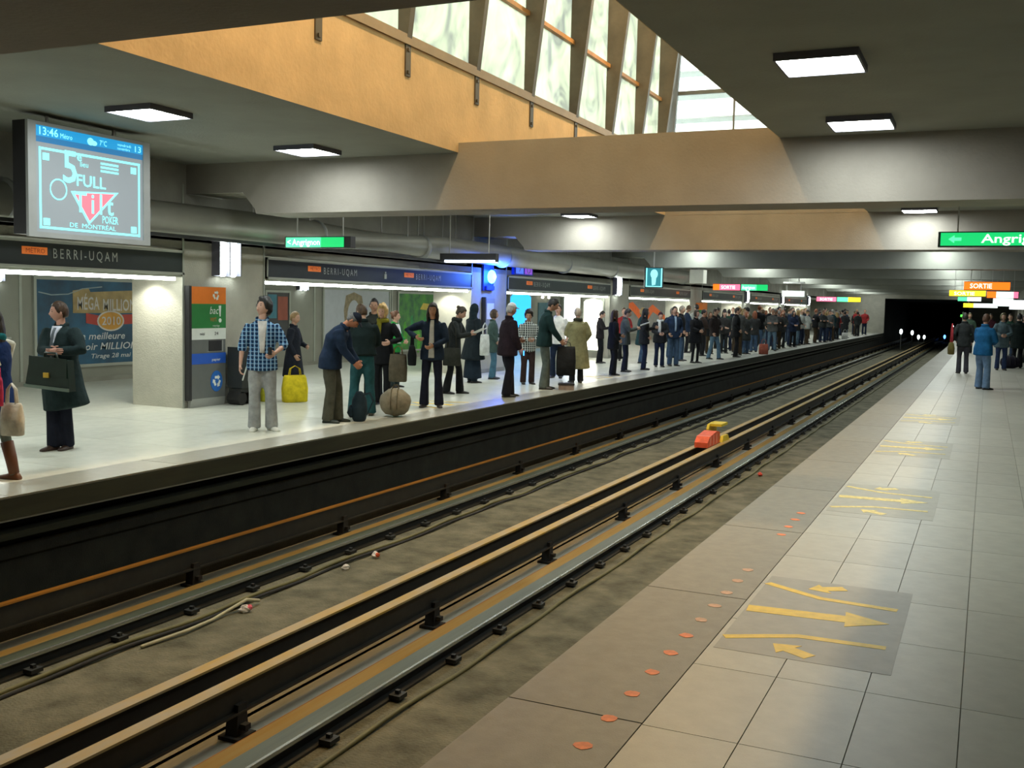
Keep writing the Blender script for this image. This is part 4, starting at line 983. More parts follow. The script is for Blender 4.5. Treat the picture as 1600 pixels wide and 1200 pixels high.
def skeleton(p):
    s = p['H'] / 1.80
    a = R_(p.get('lean', 0)); u = Vector((math.sin(a), 0, math.cos(a)))
    pel = Vector((-math.sin(a) * 0.22 * s, p.get('sway', 0) * s, (0.95 - p.get('crouch', 0)) * s))
    k = {'s': s, 'u': u, 'pel': pel}
    k['waist'] = pel + u * .14 * s; k['chest'] = pel + u * .34 * s
    hun = R_(p.get('hunch', 0)); u2 = Vector((math.sin(a + hun), 0, math.cos(a + hun)))
    k['sh0'] = k['chest'] + u2 * .14 * s; k['neck'] = k['chest'] + u2 * .215 * s
    sw = p.get('sw', 0.185) * s
    k['sh'] = {1: k['sh0'] + Vector((0, sw, 0)), -1: k['sh0'] + Vector((0, -sw, 0))}
    yaw, pit, rol = p.get('head', (0, 0, 0))
    hp = a + hun + R_(pit)
    hr = Matrix.Rotation(R_(yaw), 3, 'Z') @ Matrix.Rotation(hp * 0.85, 3, 'Y') @ Matrix.Rotation(R_(rol), 3, 'X')
    k['hr'] = hr
    nk = Matrix.Rotation(hp * 0.5, 3, 'Y') @ Vector((0.012 * s, 0, 0.07 * s))
    k['head'] = k['neck'] + nk + hr @ Vector((0.015, 0, 0.095)) * s
    ft = p.get('feet', ((0.02, 0.10, 8), (-0.02, 0.10, 8)))
    k['leg'] = {}
    for sd, (fx, fy, fr) in ((1, ft[0]), (-1, ft[1])):
        hip = pel + Vector((0, 0.085 * s * sd, -0.03 * s))
        ank = Vector((fx * s, fy * s * sd, 0.085 * s))
        kn, ank = ik(hip, ank, 0.426 * s, 0.414 * s, (1, 0.12 * sd, 0))
        k['leg'][sd] = (hip, kn, ank, R_(fr) * sd)
    k['arm'] = {}
    for sd, key in ((1, 'armL'), (-1, 'armR')):
        w, pole = p.get(key, 'down') if not isinstance(p.get(key, 'down'), str) else ARMS[p.get(key, 'down')]
        S = k['sh'][sd]
        wr = S + Vector((w[0], w[1] * sd, w[2])) * s
        el, wr = ik(S, wr, 0.29 * s, 0.255 * s, (pole[0], pole[1] * sd, pole[2]))
        k['arm'][sd] = (S, el, wr)
    return k

def head_fn(s):
    def fn(d, p):
        z = d.z; q = p.copy()
        if z < 0:
            q.y *= 1 - 0.34 * z * z
            q.x *= (1 - 0.50 * z * z) if d.x < 0 else (1 - 0.10 * z * z)
        else:
            q.y *= 1 - 0.05 * z
        if d.x > 0:
            f = d.x
            q.x += s * f * (0.024 * math.exp(-(d.y / .15) ** 2 - ((z + .17) / .17) ** 2)
                            - 0.010 * math.exp(-((abs(d.y) - .36) / .17) ** 2 - ((z - .06) / .13) ** 2)
                            + 0.006 * math.exp(-(d.y / .3) ** 2 - ((z + .48) / .09) ** 2)
                            + 0.008 * math.exp(-(d.y / .3) ** 2 - ((z + .80) / .14) ** 2)
                            + 0.004 * math.exp(-((z - .24) / .1) ** 2))
        return q
    return fn

def hair_fn(s, th, style, seed):
    rd = random.Random(seed); ph = [rd.random() * 6 for _ in range(6)]
    def fn(d, p):
        az = abs(math.atan2(d.y, d.x))
        if style in ('cap', 'beanie'):
            line = 0.30 if style == 'cap' else (0.34 if az < 1 else 0.05)
        elif style == 'hood':
            line = 0.42 if az < 0.75 else -1.2
        elif style == 'bob':
            line = 0.46 if az < 0.75 else -0.80
        elif style == 'fringe':
            line = 0.40 if az < 0.85 else -0.75
        else:
            line = 0.50 if az < 0.7 else (0.50 - 0.75 * min(1, (az - 0.7) / 0.6) if az < 1.75 else -0.60)
        t = max(0.0, min(1.0, (d.z - line) / 0.10 + 0.5))
        n = 0.5 + 0.5 * math.sin(5 * d.x + ph[0]) * math.sin(6 * d.y + ph[1]) + 0.35 * math.sin(11 * d.z + 9 * d.y + ph[2])
        k = 0.84 + t * (0.16 + th * (0.75 + 0.5 * n * (0.2 if style in ('cap', 'beanie', 'hood') else 1)))
        q = p * k
        if d.z < 0: q.y *= 1 - 0.12 * d.z * d.z
        return q
    return fn

def add_hand(g, el, wr, sd, s, curl=1.0, lod=0):
    d = (wr - el).normalized()
    n = Vector((0, -sd, 0)) - d * d.dot(Vector((0, -sd, 0)))
    if n.length < 0.2: n = Vector((0, 0, -1)) - d * d.dot(Vector((0, 0, -1)))
    n.normalize(); w = n.cross(d)
    if w.dot(Vector((1, 0, 0.3))) < 0: w = -w
    k = s
    g.tube([wr - d * .02 * k, wr + d * .035 * k, wr + d * .085 * k], [(.020 * k, .026 * k), (.017 * k, .040 * k), (.013 * k, .038 * k)], 8, ref=w)
    if lod > 1: 
        g.tube([wr + d * .08 * k, wr + d * .13 * k + n * .02 * k, wr + d * .15 * k + n * .045 * k], [(.012 * k, .036 * k), (.010 * k, .034 * k), (.007 * k, .028 * k)], 6, ref=w)
        return
    for i, (off, ln) in enumerate(((.029, .92), (.010, 1.0), (-.010, .95), (-.028, .76))):
        b = wr + d * .080 * k + w * off * k; pts = [b]; ang = 0
        for sl, da in ((.040, 22), (.028, 34), (.022, 26)):
            ang += R_(da * curl)
            b = b + (d * math.cos(ang) + n * math.sin(ang)) * sl * ln * k; pts.append(b)
        g.tube(pts, [.0095 * k, .009 * k, .008 * k, .0065 * k], 6, ref=w)
    b = wr + d * .022 * k + w * .030 * k
    t1 = (d * .62 + w * .70 + n * .30).normalized(); t2 = (d * .85 + w * .15 + n * .5).normalized()
    g.tube([b, b + t1 * .038 * k, b + t1 * .038 * k + t2 * .030 * k], [.012 * k, .0105 * k, .008 * k], 6, ref=n)

def remesh_obj(name, g, mats, parent, voxel, it, extra=None, f=0.5):
    o = g.build(name, mats[:1], parent)
    TASKS.append((o, voxel, it, extra, mats, f))
    return o

def build_person(p, label, loc, face, group='people waiting on the far platform', lod=0):
    k = skeleton(p); s = k['s']; vx = (0.0145, 0.019, 0.032)[lod]
    skin = SKIN(p.get('skin', (0.56, 0.34, 0.24)))
    bulk = p.get('bulk', 1.0); u = k['u']; F = Vector((u.z, 0, -u.x))
    # ---- body: one continuous figure
    g = G()
    g.tube([k['pel'] - u * .06 * s, k['waist'], k['chest'], k['sh0'], k['neck'] - u * .015 * s], [(.095 * s, .135 * s), (.085 * s, .12 * s), (.10 * s, .145 * s), (.065 * s, .10 * s), (.045 * s, .05 * s)], 12)
    g.tube([k['neck'] - u * .05 * s, k['neck'] + Vector((.01 * s, 0, .03 * s)), k['head'] - k['hr'] @ Vector((.015, 0, .045)) * s], [.062 * s, .054 * s, .054 * s], 10)
    for sd in (1, -1):
        hip, kn, an, fr = k['leg'][sd]
        g.tube([hip, hip.lerp(kn, .5), kn, kn.lerp(an, .4), an], [.078 * s, .068 * s, .048 * s, .048 * s, .034 * s], 10, ref=(1, 0, 0))
        g.tube([an + Vector((0, 0, .01)), an - Vector((0, 0, .035 * s))], [.035 * s, .035 * s], 8, ref=(1, 0, 0))
        S, el, wr = k['arm'][sd]
        S0 = S + Vector((0, -.045 * sd * s, -.03 * s)); g.tube([S0, S0.lerp(el, .5), el, el.lerp(wr, .35), wr], [.040 * s, .041 * s, .036 * s, .037 * s, .025 * s], 10, ref=(0, 1, 0) if abs((el - S).normalized().y) < .8 else (1, 0, 0))
    ex = G()
    nu, nv = ((26, 20), (18, 13), (11, 8))[lod]
    hr4 = k['hr']; hc = k['head']
    ex.ell(hc, (.098 * s, .077 * s, .119 * s), rot=hr4, nu=nu, nv=nv, fn=head_fn(s))
    if lod < 2:
        for sd in (1, -1):
            ex.ell(hc + hr4 @ Vector((-.004, .077 * sd, -.008)) * s, (.019 * s, .010 * s, .032 * s), rot=hr4, nu=8, nv=6)
    for sd in (1, -1):
        add_hand(ex, k['arm'][sd][1], k['arm'][sd][2], sd, s, p.get('curl', 1.0), lod)
    body = remesh_obj('person', g, [skin], None, max(vx, .017), 3, ex)
    body.location = loc; body.rotation_euler = (0, 0, R_(face))
    tag(body, label, 'person', group)
    # ---- face
    if lod < 2:
        for sd in (1, -1):
            G().ell(hc + hr4 @ Vector((.0835, .029 * sd, .008)) * s, (.006 * s, .012 * s, .007 * s), rot=hr4, nu=8, nv=6).build('eye', EYE, body, smooth=True)
            if lod == 0: G().ell(hc + hr4 @ Vector((.088, .030 * sd, .030)) * s, (.006 * s, .018 * s, .004 * s), rot=hr4, nu=8, nv=5).build('eyebrow', hairm(p.get('hairc', (.03, .02, .015))), body, smooth=True)
        G().ell(hc + hr4 @ Vector((.0905, 0, -.060)) * s, (.008 * s, .021 * s, .006 * s), rot=hr4, nu=8, nv=6).build('mouth', LIP, body, smooth=True)
    # ---- hair / hat
    st = p.get('hair', 'short'); hm = hairm(p.get('hairc', (.03, .02, .015))); sdn = int(abs(loc[0] * 91 + loc[1] * 37))
    if st != 'none':
        q = G(); base = {'bushy': 'short', 'long': 'fringe', 'updo': 'short', 'wavy': 'bob'}.get(st, st)
        th = {'short': .10, 'bushy': .40, 'long': .14, 'bob': .18, 'fringe': .16, 'cap': .12, 'beanie': .14, 'hood': .22, 'updo': .12, 'wavy': .30}.get(st, .1)
        base2 = 'short' if st in ('cap', 'beanie') else base
        q.ell(hc + hr4 @ Vector((-.004, 0, .006)) * s, (.098 * s, .077 * s, .119 * s), rot=hr4, nu=nu, nv=nv, fn=hair_fn(s, .08 if st in ('cap', 'beanie') else th, base2, sdn))
        if st in ('long',):
            L = p.get('hairlen', .30)
            q.tube([hc + hr4 @ Vector((-.06, 0, .03)) * s, hc + hr4 @ Vector((-.085, 0, -.10)) * s, hc + hr4 @ Vector((-.085, 0, -L * .75)) * s, hc + hr4 @ Vector((-.075, 0, -L)) * s], [(.05 * s, .08 * s), (.045 * s, .088 * s), (.035 * s, .09 * s), (.018 * s, .07 * s)], 10)
            for sd in (1, -1):
                q.tube([hc + hr4 @ Vector((.015, .078 * sd, .02)) * s, hc + hr4 @ Vector((.018, .090 * sd, -.09)) * s, hc + hr4 @ Vector((.03, .085 * sd, -L * .8)) * s], [(.035 * s, .020 * s), (.036 * s, .022 * s), (.016 * s, .012 * s)], 8)
        if st == 'updo':
            q.ell(hc + hr4 @ Vector((-.10, 0, .075)) * s, (.045 * s, .045 * s, .04 * s), rot=hr4, nu=10, nv=7)
        q.build('hair' if st != 'hood' else 'hood', hm if st != 'hood' else cloth(p.get('hatc', (.01, .015, .02))), body, smooth=True)
        if st in ('cap', 'beanie'):
            q = G(); q.ell(hc + hr4 @ Vector((0, 0, .012)) * s, (.100 * s, .080 * s, .119 * s), rot=hr4, nu=nu, nv=nv, fn=hair_fn(s, .10, st, sdn))
            if st == 'cap':
                q.tube([hc + hr4 @ Vector((.08, 0, .055)) * s, hc + hr4 @ Vector((.155, 0, .038)) * s], [(.010 * s, .070 * s), (.006 * s, .050 * s)], 10)
            q.build('hat', cloth(p.get('hatc', (.02, .02, .03))), body, smooth=True)
        if st == 'hood':
            q = G(); q.tube([hc + hr4 @ Vector((-.03, 0, -.06)) * s, k['neck'] + Vector((-.01, 0, 0)), k['sh0'] + Vector((0, 0, .0))], [(.10 * s, .085 * s), (.085 * s, .10 * s), (.12 * s, .16 * s)], 12)
            q.build('headscarf', cloth(p.get('hatc', (.01, .015, .02))), body, smooth=True)
    # ---- trousers
    tw = p.get('tw', 1.0); tf = p.get('tf', 0.078)
    q = G()
    q.tube([k['pel'] + u * .07 * s, k['pel'], k['pel'] - Vector((0, 0, .07 * s))], [(.105 * s, .145 * s), (.118 * s, .165 * s), (.105 * s, .155 * s)], 12)
    for sd in (1, -1):
        hip, kn, an, fr = k['leg'][sd]
        e = Vector((an.x, an.y, .045 * s))
        q.tube([hip + Vector((0, 0, .03)), hip.lerp(kn, .5), kn, kn.lerp(an, .5), e], [min(.096, .088 * tw) * s, .086 * s * tw, .068 * s * tw, .5 * (.066 * s * tw + tf * s), tf * s], 10, ref=(1, 0, 0), cap=.2)
    if 'skirt' in p:
        hz, fl = p['skirt']
        q.tube([k['pel'] + u * .05 * s, k['pel'] - Vector((0, 0, .05 * s)), Vector((k['pel'].x, k['pel'].y, hz * s))], [(.12 * s, .16 * s), (.13 * s, .18 * s), (fl * s, fl * 1.15 * s)], 14, cap=.1)
    if p.get('trousers', True) is not None:
        remesh_obj('trousers' if 'skirt' not in p else 'skirt', q, [cloth(p.get('legc', (.02, .022, .03)))], body, vx * 1.15, 4)
    # ---- shoes
    for sd in (1, -1):
        hip, kn, an, fr = k['leg'][sd]; q = G()
        d = Vector((math.cos(fr), math.sin(fr), 0)); w = Vector((-d.y, d.x, 0)); o = Vector((an.x, an.y, 0))
        sec = [(-.075, .030, .040), (-.05, .040, .075), (.02, .042, .085), (.09, .047, .055), (.15, .045, .042), (.19, .028, .030)]
        vs = []; n = 10; fs = []
        for (t, hw, hh) in sec:
            for j in range(n):
                a = 2 * math.pi * j / n; c, sn = math.cos(a), math.sin(a)
                vs.append(o + d * t * s + w * hw * s * c + Vector((0, 0, max(0.0, (.4 + .6 * sn) * hh * s if sn > -.5 else 0.0))))
        for i in range(len(sec) - 1):
            for j in range(n):
                l = (j + 1) % n; fs.append((i * n + j, i * n + l, (i + 1) * n + l, (i + 1) * n + j))
        fs.append(tuple(range(n - 1, -1, -1))); fs.append(tuple((len(sec) - 1) * n + j for j in range(n)))
        q.add(vs, fs)
        if p.get('boots'):
            e = an.lerp(kn, p['boots'])
            q.tube([an + Vector((0, 0, -.03)), an.lerp(kn, .3), e], [.055 * s, .062 * s, .068 * s], 10, ref=(1, 0, 0), cap=.1)
        q.build('boot' if p.get('boots') else 'shoe', mat('shoe_%02x%02x%02x' % tuple(int(v * 255) for v in p.get('shoec', (.015, .013, .012))), p.get('shoec', (.015, .013, .012)), 0.5, var=.15), body, smooth=True)
    # ---- top garment
    q = G(); hem = p.get('hem', .86); fl = p.get('flare', 1.0); B = bulk * s
    path = []; rad = []
    hp = k['pel']; sh = Vector(p.get('hemshift', (0, 0, 0))) * s
    if hem < .90:
        n = max(1, int((.93 - hem) / .14))
        for i in range(n, 0, -1):
            t = i / n; z = hp.z - (.95 - hem) * s * t
            path.append(Vector((hp.x, hp.y, z)) + sh * t * t); rad.append(((.145 + .05 * (fl - 1) * t * 3) * B, (.200 + .05 * (fl - 1) * t * 3) * B))
    path += [hp + u * .02 * s, k['waist'] + u * .02 * s, k['chest'] - u * .02 * s, k['sh0'] - u * .01 * s, k['sh0'] + u * .035 * s, k['neck'] + u * .012 * s]
    rad += [(.138 * B, .196 * B), (.122 * B, .165 * B), (.132 * B, .185 * B), (.105 * B, .190 * s), (.085 * s, .140 * s), (.066 * s, .072 * s)]
    q.tube(path, rad, 16, cap=.12)
    for sd in (1, -1):
        S, el, wr = k['arm'][sd]
        ref = (0, 1, 0) if abs((el - S).normalized().y) < .8 else (1, 0, 0)
        end = wr if p.get('sleeve', 'long') == 'long' else (el.lerp(wr, .25) if p['sleeve'] == 'rolled' else S.lerp(el, .62))
        S2 = S + Vector((0, -.03 * sd * s, -.005 * s))
        if p.get('sleeve', 'long') == 'long':
            q.tube([S2, S.lerp(el, .45), el, el.lerp(end, .5), end], [.074 * B, .066 * B, .057 * B, .050 * B, .042 * B], 10, ref=ref, cap=.25)
        elif p['sleeve'] == 'rolled':
            q.tube([S2, S.lerp(el, .45), el, end], [.074 * B, .066 * B, .060 * B, .058 * B], 10, ref=ref, cap=.2)
        else:
            q.tube([S2, S.lerp(el, .4), end], [.072 * B, .068 * B, .066 * B], 10, ref=ref, cap=.2)
    tm = p.get('topm') or cloth(p.get('topc', (.02, .022, .028)))
    top = remesh_obj(p.get('topn', 'jacket'), q, [tm], body, vx, 4)
    if p.get('collar', True) and lod < 2:
        q = G(); nk = k['neck'] - u * .01 * s
        pts = [nk + (F * math.cos(a) * .072 + Vector((0, 1, 0)) * math.sin(a) * .078) * s + u * (.0 if math.cos(a) > .5 else .028) * s for a in [R_(30 + 30 * j) for j in range(11)]]
        q.tube(pts, [(.014 * s, .030 * s)] * len(pts), 8, ref=u)
        q.build('collar', p.get('collarm') or tm, top, smooth=True)
    # ---- open front: shirt panel, tie
    def front_panel(t0, t1, w0, w1, off, m, nm, bow=.22):
        pts = []
        axis = [Vector((hp.x, hp.y, hp.z - (.95 - min(hem, .93)) * s)) , hp + u * .02 * s, k['waist'] + u * .02 * s, k['chest'] - u * .02 * s, k['sh0'] - u * .01 * s, k['neck'] + u * .012 * s]
        rx = [.138 * B, .132 * B, .122 * B, .132 * B, .105 * B, .068 * s]
        def at(t):
            x = t * (len(axis) - 1); i = min(int(x), len(axis) - 2); f = x - i
            return axis[i].lerp(axis[i + 1], f), rx[i] * (1 - f) + rx[i + 1] * f
        rows = 7; vs = []; fs = []; cols = 5
        for i in range(rows):
            t = t0 + (t1 - t0) * i / (rows - 1); c, r = at(t); w = (w0 + (w1 - w0) * i / (rows - 1)) * s
            for j in range(cols):
                y = -w + 2 * w * j / (cols - 1)
                for dd in (-.03, off):
                    vs.append(c + F * (r + dd * s - bow * 10 * y * y / s * .5) + Vector((0, y, 0)))
        idx = lambda i, j, e: (i * cols + j) * 2 + e
        for i in range(rows - 1):
            for j in range(cols - 1):
                fs.append((idx(i, j, 1), idx(i, j + 1, 1), idx(i + 1, j + 1, 1), idx(i + 1, j, 1)))
                fs.append((idx(i, j, 0), idx(i + 1, j, 0), idx(i + 1, j + 1, 0), idx(i, j + 1, 0)))
        for i in range(rows - 1):
            fs.append((idx(i, 0, 0), idx(i, 0, 1), idx(i + 1, 0, 1), idx(i + 1, 0, 0))); fs.append((idx(i, cols - 1, 0), idx(i + 1, cols - 1, 0), idx(i + 1, cols - 1, 1), idx(i, cols - 1, 1)))
        for j in range(cols - 1):
            fs.append((idx(0, j, 0), idx(0, j + 1, 0), idx(0, j + 1, 1), idx(0, j, 1))); fs.append((idx(rows - 1, j, 0), idx(rows - 1, j, 1), idx(rows - 1, j + 1, 1), idx(rows - 1, j + 1, 0)))
        q = G(); q.add(vs, fs); q.build(nm, m, top, smooth=True)
    for (t0, t1, w0, w1, off, c, nm) in p.get('panels', ()):
        front_panel(t0, t1, w0, w1, off, cloth(c), nm)
    # ---- scarf
    if 'scarf' in p:
        q = G(); nk = k['neck'] + u * .005 * s
        pts = [nk + (F * math.cos(a) * .085 + Vector((0, 1, 0)) * math.sin(a) * .088) * s + u * .01 * s * math.sin(3 * a) for a in [R_(30 * j) for j in range(12)]]
        q.tube(pts, [(.030 * s, .042 * s)] * 12, 8, ref=u, closed=True)
        if p.get('scarftail', True):
            c = k['chest'] + F * .145 * B; c2 = k['waist'] + F * .14 * B
            q.tube([nk + F * .09 * s + Vector((0, -.04 * s, 0)), c + Vector((0, -.05 * s, 0)), c2 + Vector((0, -.055 * s, -.02 * s))], [(.016 * s, .045 * s), (.014 * s, .05 * s), (.010 * s, .052 * s)], 8)
        q.build('scarf', cloth(p['scarf']), body, smooth=True)
    if 'sleevec' in p:   # differently coloured sleeves pulled over the arm
        for sd in (1, -1):
            S, el, wr = k['arm'][sd]; q = G()
            ref = (0, 1, 0) if abs((el - S).normalized().y) < .8 else (1, 0, 0)
            q.tube([S + Vector((0, .01 * sd, .01)), S.lerp(el, .45), el, el.lerp(wr, .5), wr], [.082 * B, .074 * B, .064 * B, .056 * B, .047 * B], 12, ref=ref, cap=.3)
            q.build('sleeve', cloth(p['sleevec']), top, smooth=True)
    return body, k

def pw(loc, face, v):
    """local point of a person to world"""
    return Vector(loc) + Matrix.Rotation(R_(face), 3, 'Z') @ Vector(v)

def apply_tasks():
    for o, vx, it, ex, mats, f in TASKS:
        m = o.modifiers.new('r', 'REMESH'); m.mode = 'VOXEL'; m.voxel_size = vx; m.use_smooth_shade = True
        m2 = o.modifiers.new('s', 'SMOOTH'); m2.factor = f; m2.iterations = it
    bpy.context.view_layer.update()
    dg = bpy.context.evaluated_depsgraph_get()
    done = []
    for o, vx, it, ex, mats, f in TASKS:
        me = bpy.data.meshes.new_from_object(o.evaluated_get(dg))
        done.append(me)
    for (o, vx, it, ex, mats, f), me in zip(TASKS, done):
        o.modifiers.clear()
        if ex is not None:
            em = ex.mesh('x', [])
            bm = bmesh.new(); bm.from_mesh(me); bm.from_mesh(em); bmesh.ops.recalc_face_normals(bm, faces=bm.faces); bm.to_mesh(me); bm.free()
            bpy.data.meshes.remove(em)
        me.materials.clear()
        for a in mats: me.materials.append(a)
        me.polygons.foreach_set('use_smooth', [True] * len(me.polygons)); me.polygons.foreach_set('material_index', [0] * len(me.polygons))
        old = o.data; o.data = me; me.name = o.name.split('.')[0]
        bpy.data.meshes.remove(old)
    TASKS.clear()

# ---------------------------------------------------------------- bags and held things
def duffel(loc, rz, L, Rr, c, label, name='duffel_bag', group=None, strap=(.05, .05, .05)):
    r = empty(name, loc, R_(rz), label, 'bag', group)
    G().tube([(-L / 2, 0, Rr * .92), (-L / 4, 0, Rr * 1.0), (0, 0, Rr * 1.03), (L / 4, 0, Rr), (L / 2, 0, Rr * .92)], [(Rr * .85, Rr * .85), (Rr, Rr * 1.05), (Rr * 1.02, Rr * 1.1), (Rr, Rr * 1.05), (Rr * .85, Rr * .85)], 16, cap=.6).build('bag_body', cloth(c), r, smooth=True)
    for s in (-.2, .2):
        q = G(); q.tube([(L * s, Rr * 1.05 * math.cos(a), Rr * 1.0 + Rr * 1.06 * math.sin(a)) for a in [R_(-20 + 20 * j) for j in range(12)]], [(.02, .006)] * 12, 6, ref=(1, 0, 0)); q.build('band', cloth(strap), r, smooth=True)
    q = G(); q.tube([(-L * .2, Rr * .3, Rr * 1.95), (-L * .1, Rr * .1, Rr * 2.25), (L * .1, Rr * .1, Rr * 2.25), (L * .2, Rr * .3, Rr * 1.95)], [.012] * 4, 6); q.build('handle', cloth(strap), r, smooth=True)
    return r
def tote(loc, rz, w, h, d, c, label, hc=None, name='tote_bag', group=None, hh=.25):
    r = empty(name, loc, R_(rz), label, 'bag', group)
    g = G(); n = 12; vs = []; fs = []
    for i, (z, k, kd) in enumerate(((0, .92, .8), (.03 * h, 1, 1), (.5 * h, 1.03, 1.1), (.9 * h, .95, .7), (h, .9, .35))):
        for j in range(n):
            a = 2 * math.pi * j / n; c0, s0 = math.cos(a), math.sin(a)
            e = 0.5
            vs.append((math.copysign(abs(c0) ** e, c0) * w / 2 * k, math.copysign(abs(s0) ** e, s0) * d / 2 * kd, z))
    for i in range(4):
        for j in range(n): fs.append((i * n + j, i * n + (j + 1) % n, (i + 1) * n + (j + 1) % n, (i + 1) * n + j))
    fs += [tuple(range(n - 1, -1, -1)), tuple(4 * n + j for j in range(n))]
    g.add(vs, fs); g.build('bag_body', cloth(c), r, smooth=True)
    for s in (-1, 1):
        q = G(); q.tube([(-w * .25, s * d * .12, h * .97), (-w * .2, s * d * .08, h + hh * .7), (0, 0, h + hh), (w * .2, s * d * .08, h + hh * .7), (w * .25, s * d * .12, h * .97)], [(.006, .016)] * 5, 6); q.build('handle', cloth(hc or c), r, smooth=True)
    return r
def backpack(loc, rz, h, c, label, group=None, tilt=0):
    r = empty('backpack', loc, R_(rz), label, 'backpack', group); r.rotation_euler.y = R_(tilt)
    g = G(); g.tube([(0, 0, .03), (0, 0, h * .35), (0, 0, h * .75), (0, 0, h * .97)], [(.10, .15), (.12, .165), (.105, .15), (.06, .10)], 14, cap=.5); g.build('bag_body', cloth(c), r, smooth=True)
    g = G(); g.tube([(-.10, 0, .08), (-.125, 0, h * .3), (-.11, 0, h * .5)], [(.05, .11), (.055, .12), (.04, .10)], 10, cap=.5); g.build('pocket', cloth(c), r, smooth=True)
    for s in (-1, 1):
        q = G(); q.tube([(.06, .09 * s, h * .92), (.15, .10 * s, h * .98), (.20, .10 * s, h * .7), (.12, .10 * s, h * .25)], [(.008, .022)] * 4, 6); q.build('strap', cloth(c), r, smooth=True)
    return r
def paper(loc, rz, w, h, tilt, label, name='newspaper', c=(.80, .82, .82)):
    r = empty(name, loc, R_(rz), label, 'paper')
    m = mat('paper_white', c, .8, var=.05)
    for s in (-1, 1):
        q = G(); q.obox((0, s * w / 4, .01), (0, 1, .18 * s), (math.cos(R_(tilt)), 0, math.sin(R_(tilt))), (-math.sin(R_(tilt)), 0, math.cos(R_(tilt))), w / 2, h, .004); q.build('page', m, r)
    return r
def phone(loc, rz, label, lit=None):
    r = empty('mobile_phone', loc, R_(rz), label, 'phone')
    G().box(-.006, .006, -.025, .025, -.05, .05).build('case', BLACKPL, r)
    G().box(.006, .0075, -.022, .022, -.045, .045).build('screen', lit or BLACKPL, r)
    return r

# ---------------------------------------------------------------- the people one can tell apart, from left to right
NAVY = (.012, .020, .045); BLK = (.010, .011, .013); DK = (.018, .020, .022); JEAN = (.05, .09, .155)
def PP(label, x, y, face, lod=0, **p):
    p.setdefault('H', 1.72)
    b, k = build_person(p, label, (x, y, 0), face, lod=lod, group=p.get('group', 'people waiting on the far platform'))
    return (x, y, 0), face, k

# 1 woman cut by the left border
L, f, k = PP('woman at the left border with white sleeves, teal scarf and brown boots', -8.42, 6.72, 195, H=1.62, hair='long', hairc=(.03, .018, .010), hairlen=.34, topc=(.012, .035, .14), hem=.62, flare=1.5, bulk=1.08, sleevec=(.75, .72, .62), scarf=(.02, .22, .26), legc=(.18, .20, .17), tw=.85, tf=.05, boots=.75, shoec=(.16, .055, .02), armL=((.02, .08, -.32), (-1, .25, 0)), armR='waist', feet=((.10, .08, 5), (-.14, .09, 5)), topn='vest')
o = tote(pw(L, f, (-.30, .18, .46)), f, .20, .30, .12, (.62, .58, .50), 'cream shoulder bag of the woman at the left border', hh=.18)
o = tote(pw(L, f, (-.24, .30, .74)), f, .10, .26, .06, (.72, .06, .14), 'red cloth bag hanging beside the cream shoulder bag', hh=.12)
# 2 man with briefcase
L, f, k = PP('man in a dark overcoat, white shirt and tie holding a briefcase', -9.50, 8.45, -82, H=1.68, hair='short', hairc=(.05, .025, .012), skin=(.60, .33, .25), topc=(.016, .030, .032), topn='overcoat', hem=.52, flare=1.25, bulk=1.26, sw=.20, hemshift=(-.02, .05, 0), legc=(.010, .012, .022), tw=1.05, tf=.08, head=(-38, 2, 0), armR=((.27, -.30, -.22), (-.2, .8, -.3)), armL=((.26, -.03, -.22), (-.2, .8, -.3)), feet=((-.02, .06, 10), (.10, .05, 6)), shoec=(.04, .018, .012),
               panels=((.60, .97, .012, .062, .012, (.68, .72, .85), 'shirt'), (.42, .93, .020, .016, .022, (.12, .14, .16), 'tie')))
r = empty('briefcase', pw(L, f, (.33, .18, .74)), R_(f), 'dark green leather briefcase with a brass clasp held by the overcoat man', 'briefcase')
LEA = mat('green_leather', (.007, .018, .013), .35, var=.2, scale=10)
q = G(); q.prism([(-.25, 0), (.23, -.03), (.21, .27), (-.19, .30)], (0, 0, 0), Y3, Z3, X3, .09); q.build('case', LEA, r)
q = G(); q.prism([(-.20, .13), (.21, .10), (.21, .285), (-.19, .31)], (.09, 0, 0), Y3, Z3, X3, .012); q.build('flap', LEA, r)
q = G(); q.prism([(-.25, .0), (.23, -.03), (.23, .0), (-.25, .03)], (.09, 0, 0), Y3, Z3, X3, .014); q.build('bottom_piping', mat('piping_grey', (.12, .16, .13), .3), r)
G().box(.10, .115, -.03, .03, .10, .15).build('clasp', mat('brass', (.75, .48, .08), .3, metal=.8), r)
q = G(); q.tube([(.045, -.07, .29), (.045, -.06, .34), (.045, .06, .335), (.045, .07, .285)], [.012] * 4, 6, ref=(1, 0, 0)); q.build('handle', LEA, r, smooth=True)
r.scale = (1.15, 1.22, 1.12)
# 3 plaid shirt
PLB = plaid('plaid_blue', (.03, .14, .32), (.30, .48, .66), (.010, .03, .08), 19)
L, f, k = PP('tall young man in a blue plaid shirt and grey trousers looking up', -8.77, 11.08, -52, H=1.76, hair='bushy', hairc=(.012, .012, .011), skin=(.58, .35, .26), topm=PLB, topn='plaid_shirt', hem=.83, bulk=1.05, sleeve='rolled', legc=(.30, .31, .31), tw=1.15, tf=.092, shoec=(.72, .72, .66), head=(-46, -24, 0), armR=((.10, .10, -.53), (-.2, .4, 0)), armL=((.24, -.02, -.36), (-.4, .6, -.4)), feet=((.03, .13, 30), (.04, .10, 12)), collarm=None,
               panels=((.34, .96, .030, .062, .012, (.62, .60, .58), 'tee_shirt'),))
phone(pw(L, f, (.36, .10, 1.08)), f, 'dark phone in the hand of the plaid shirt man')
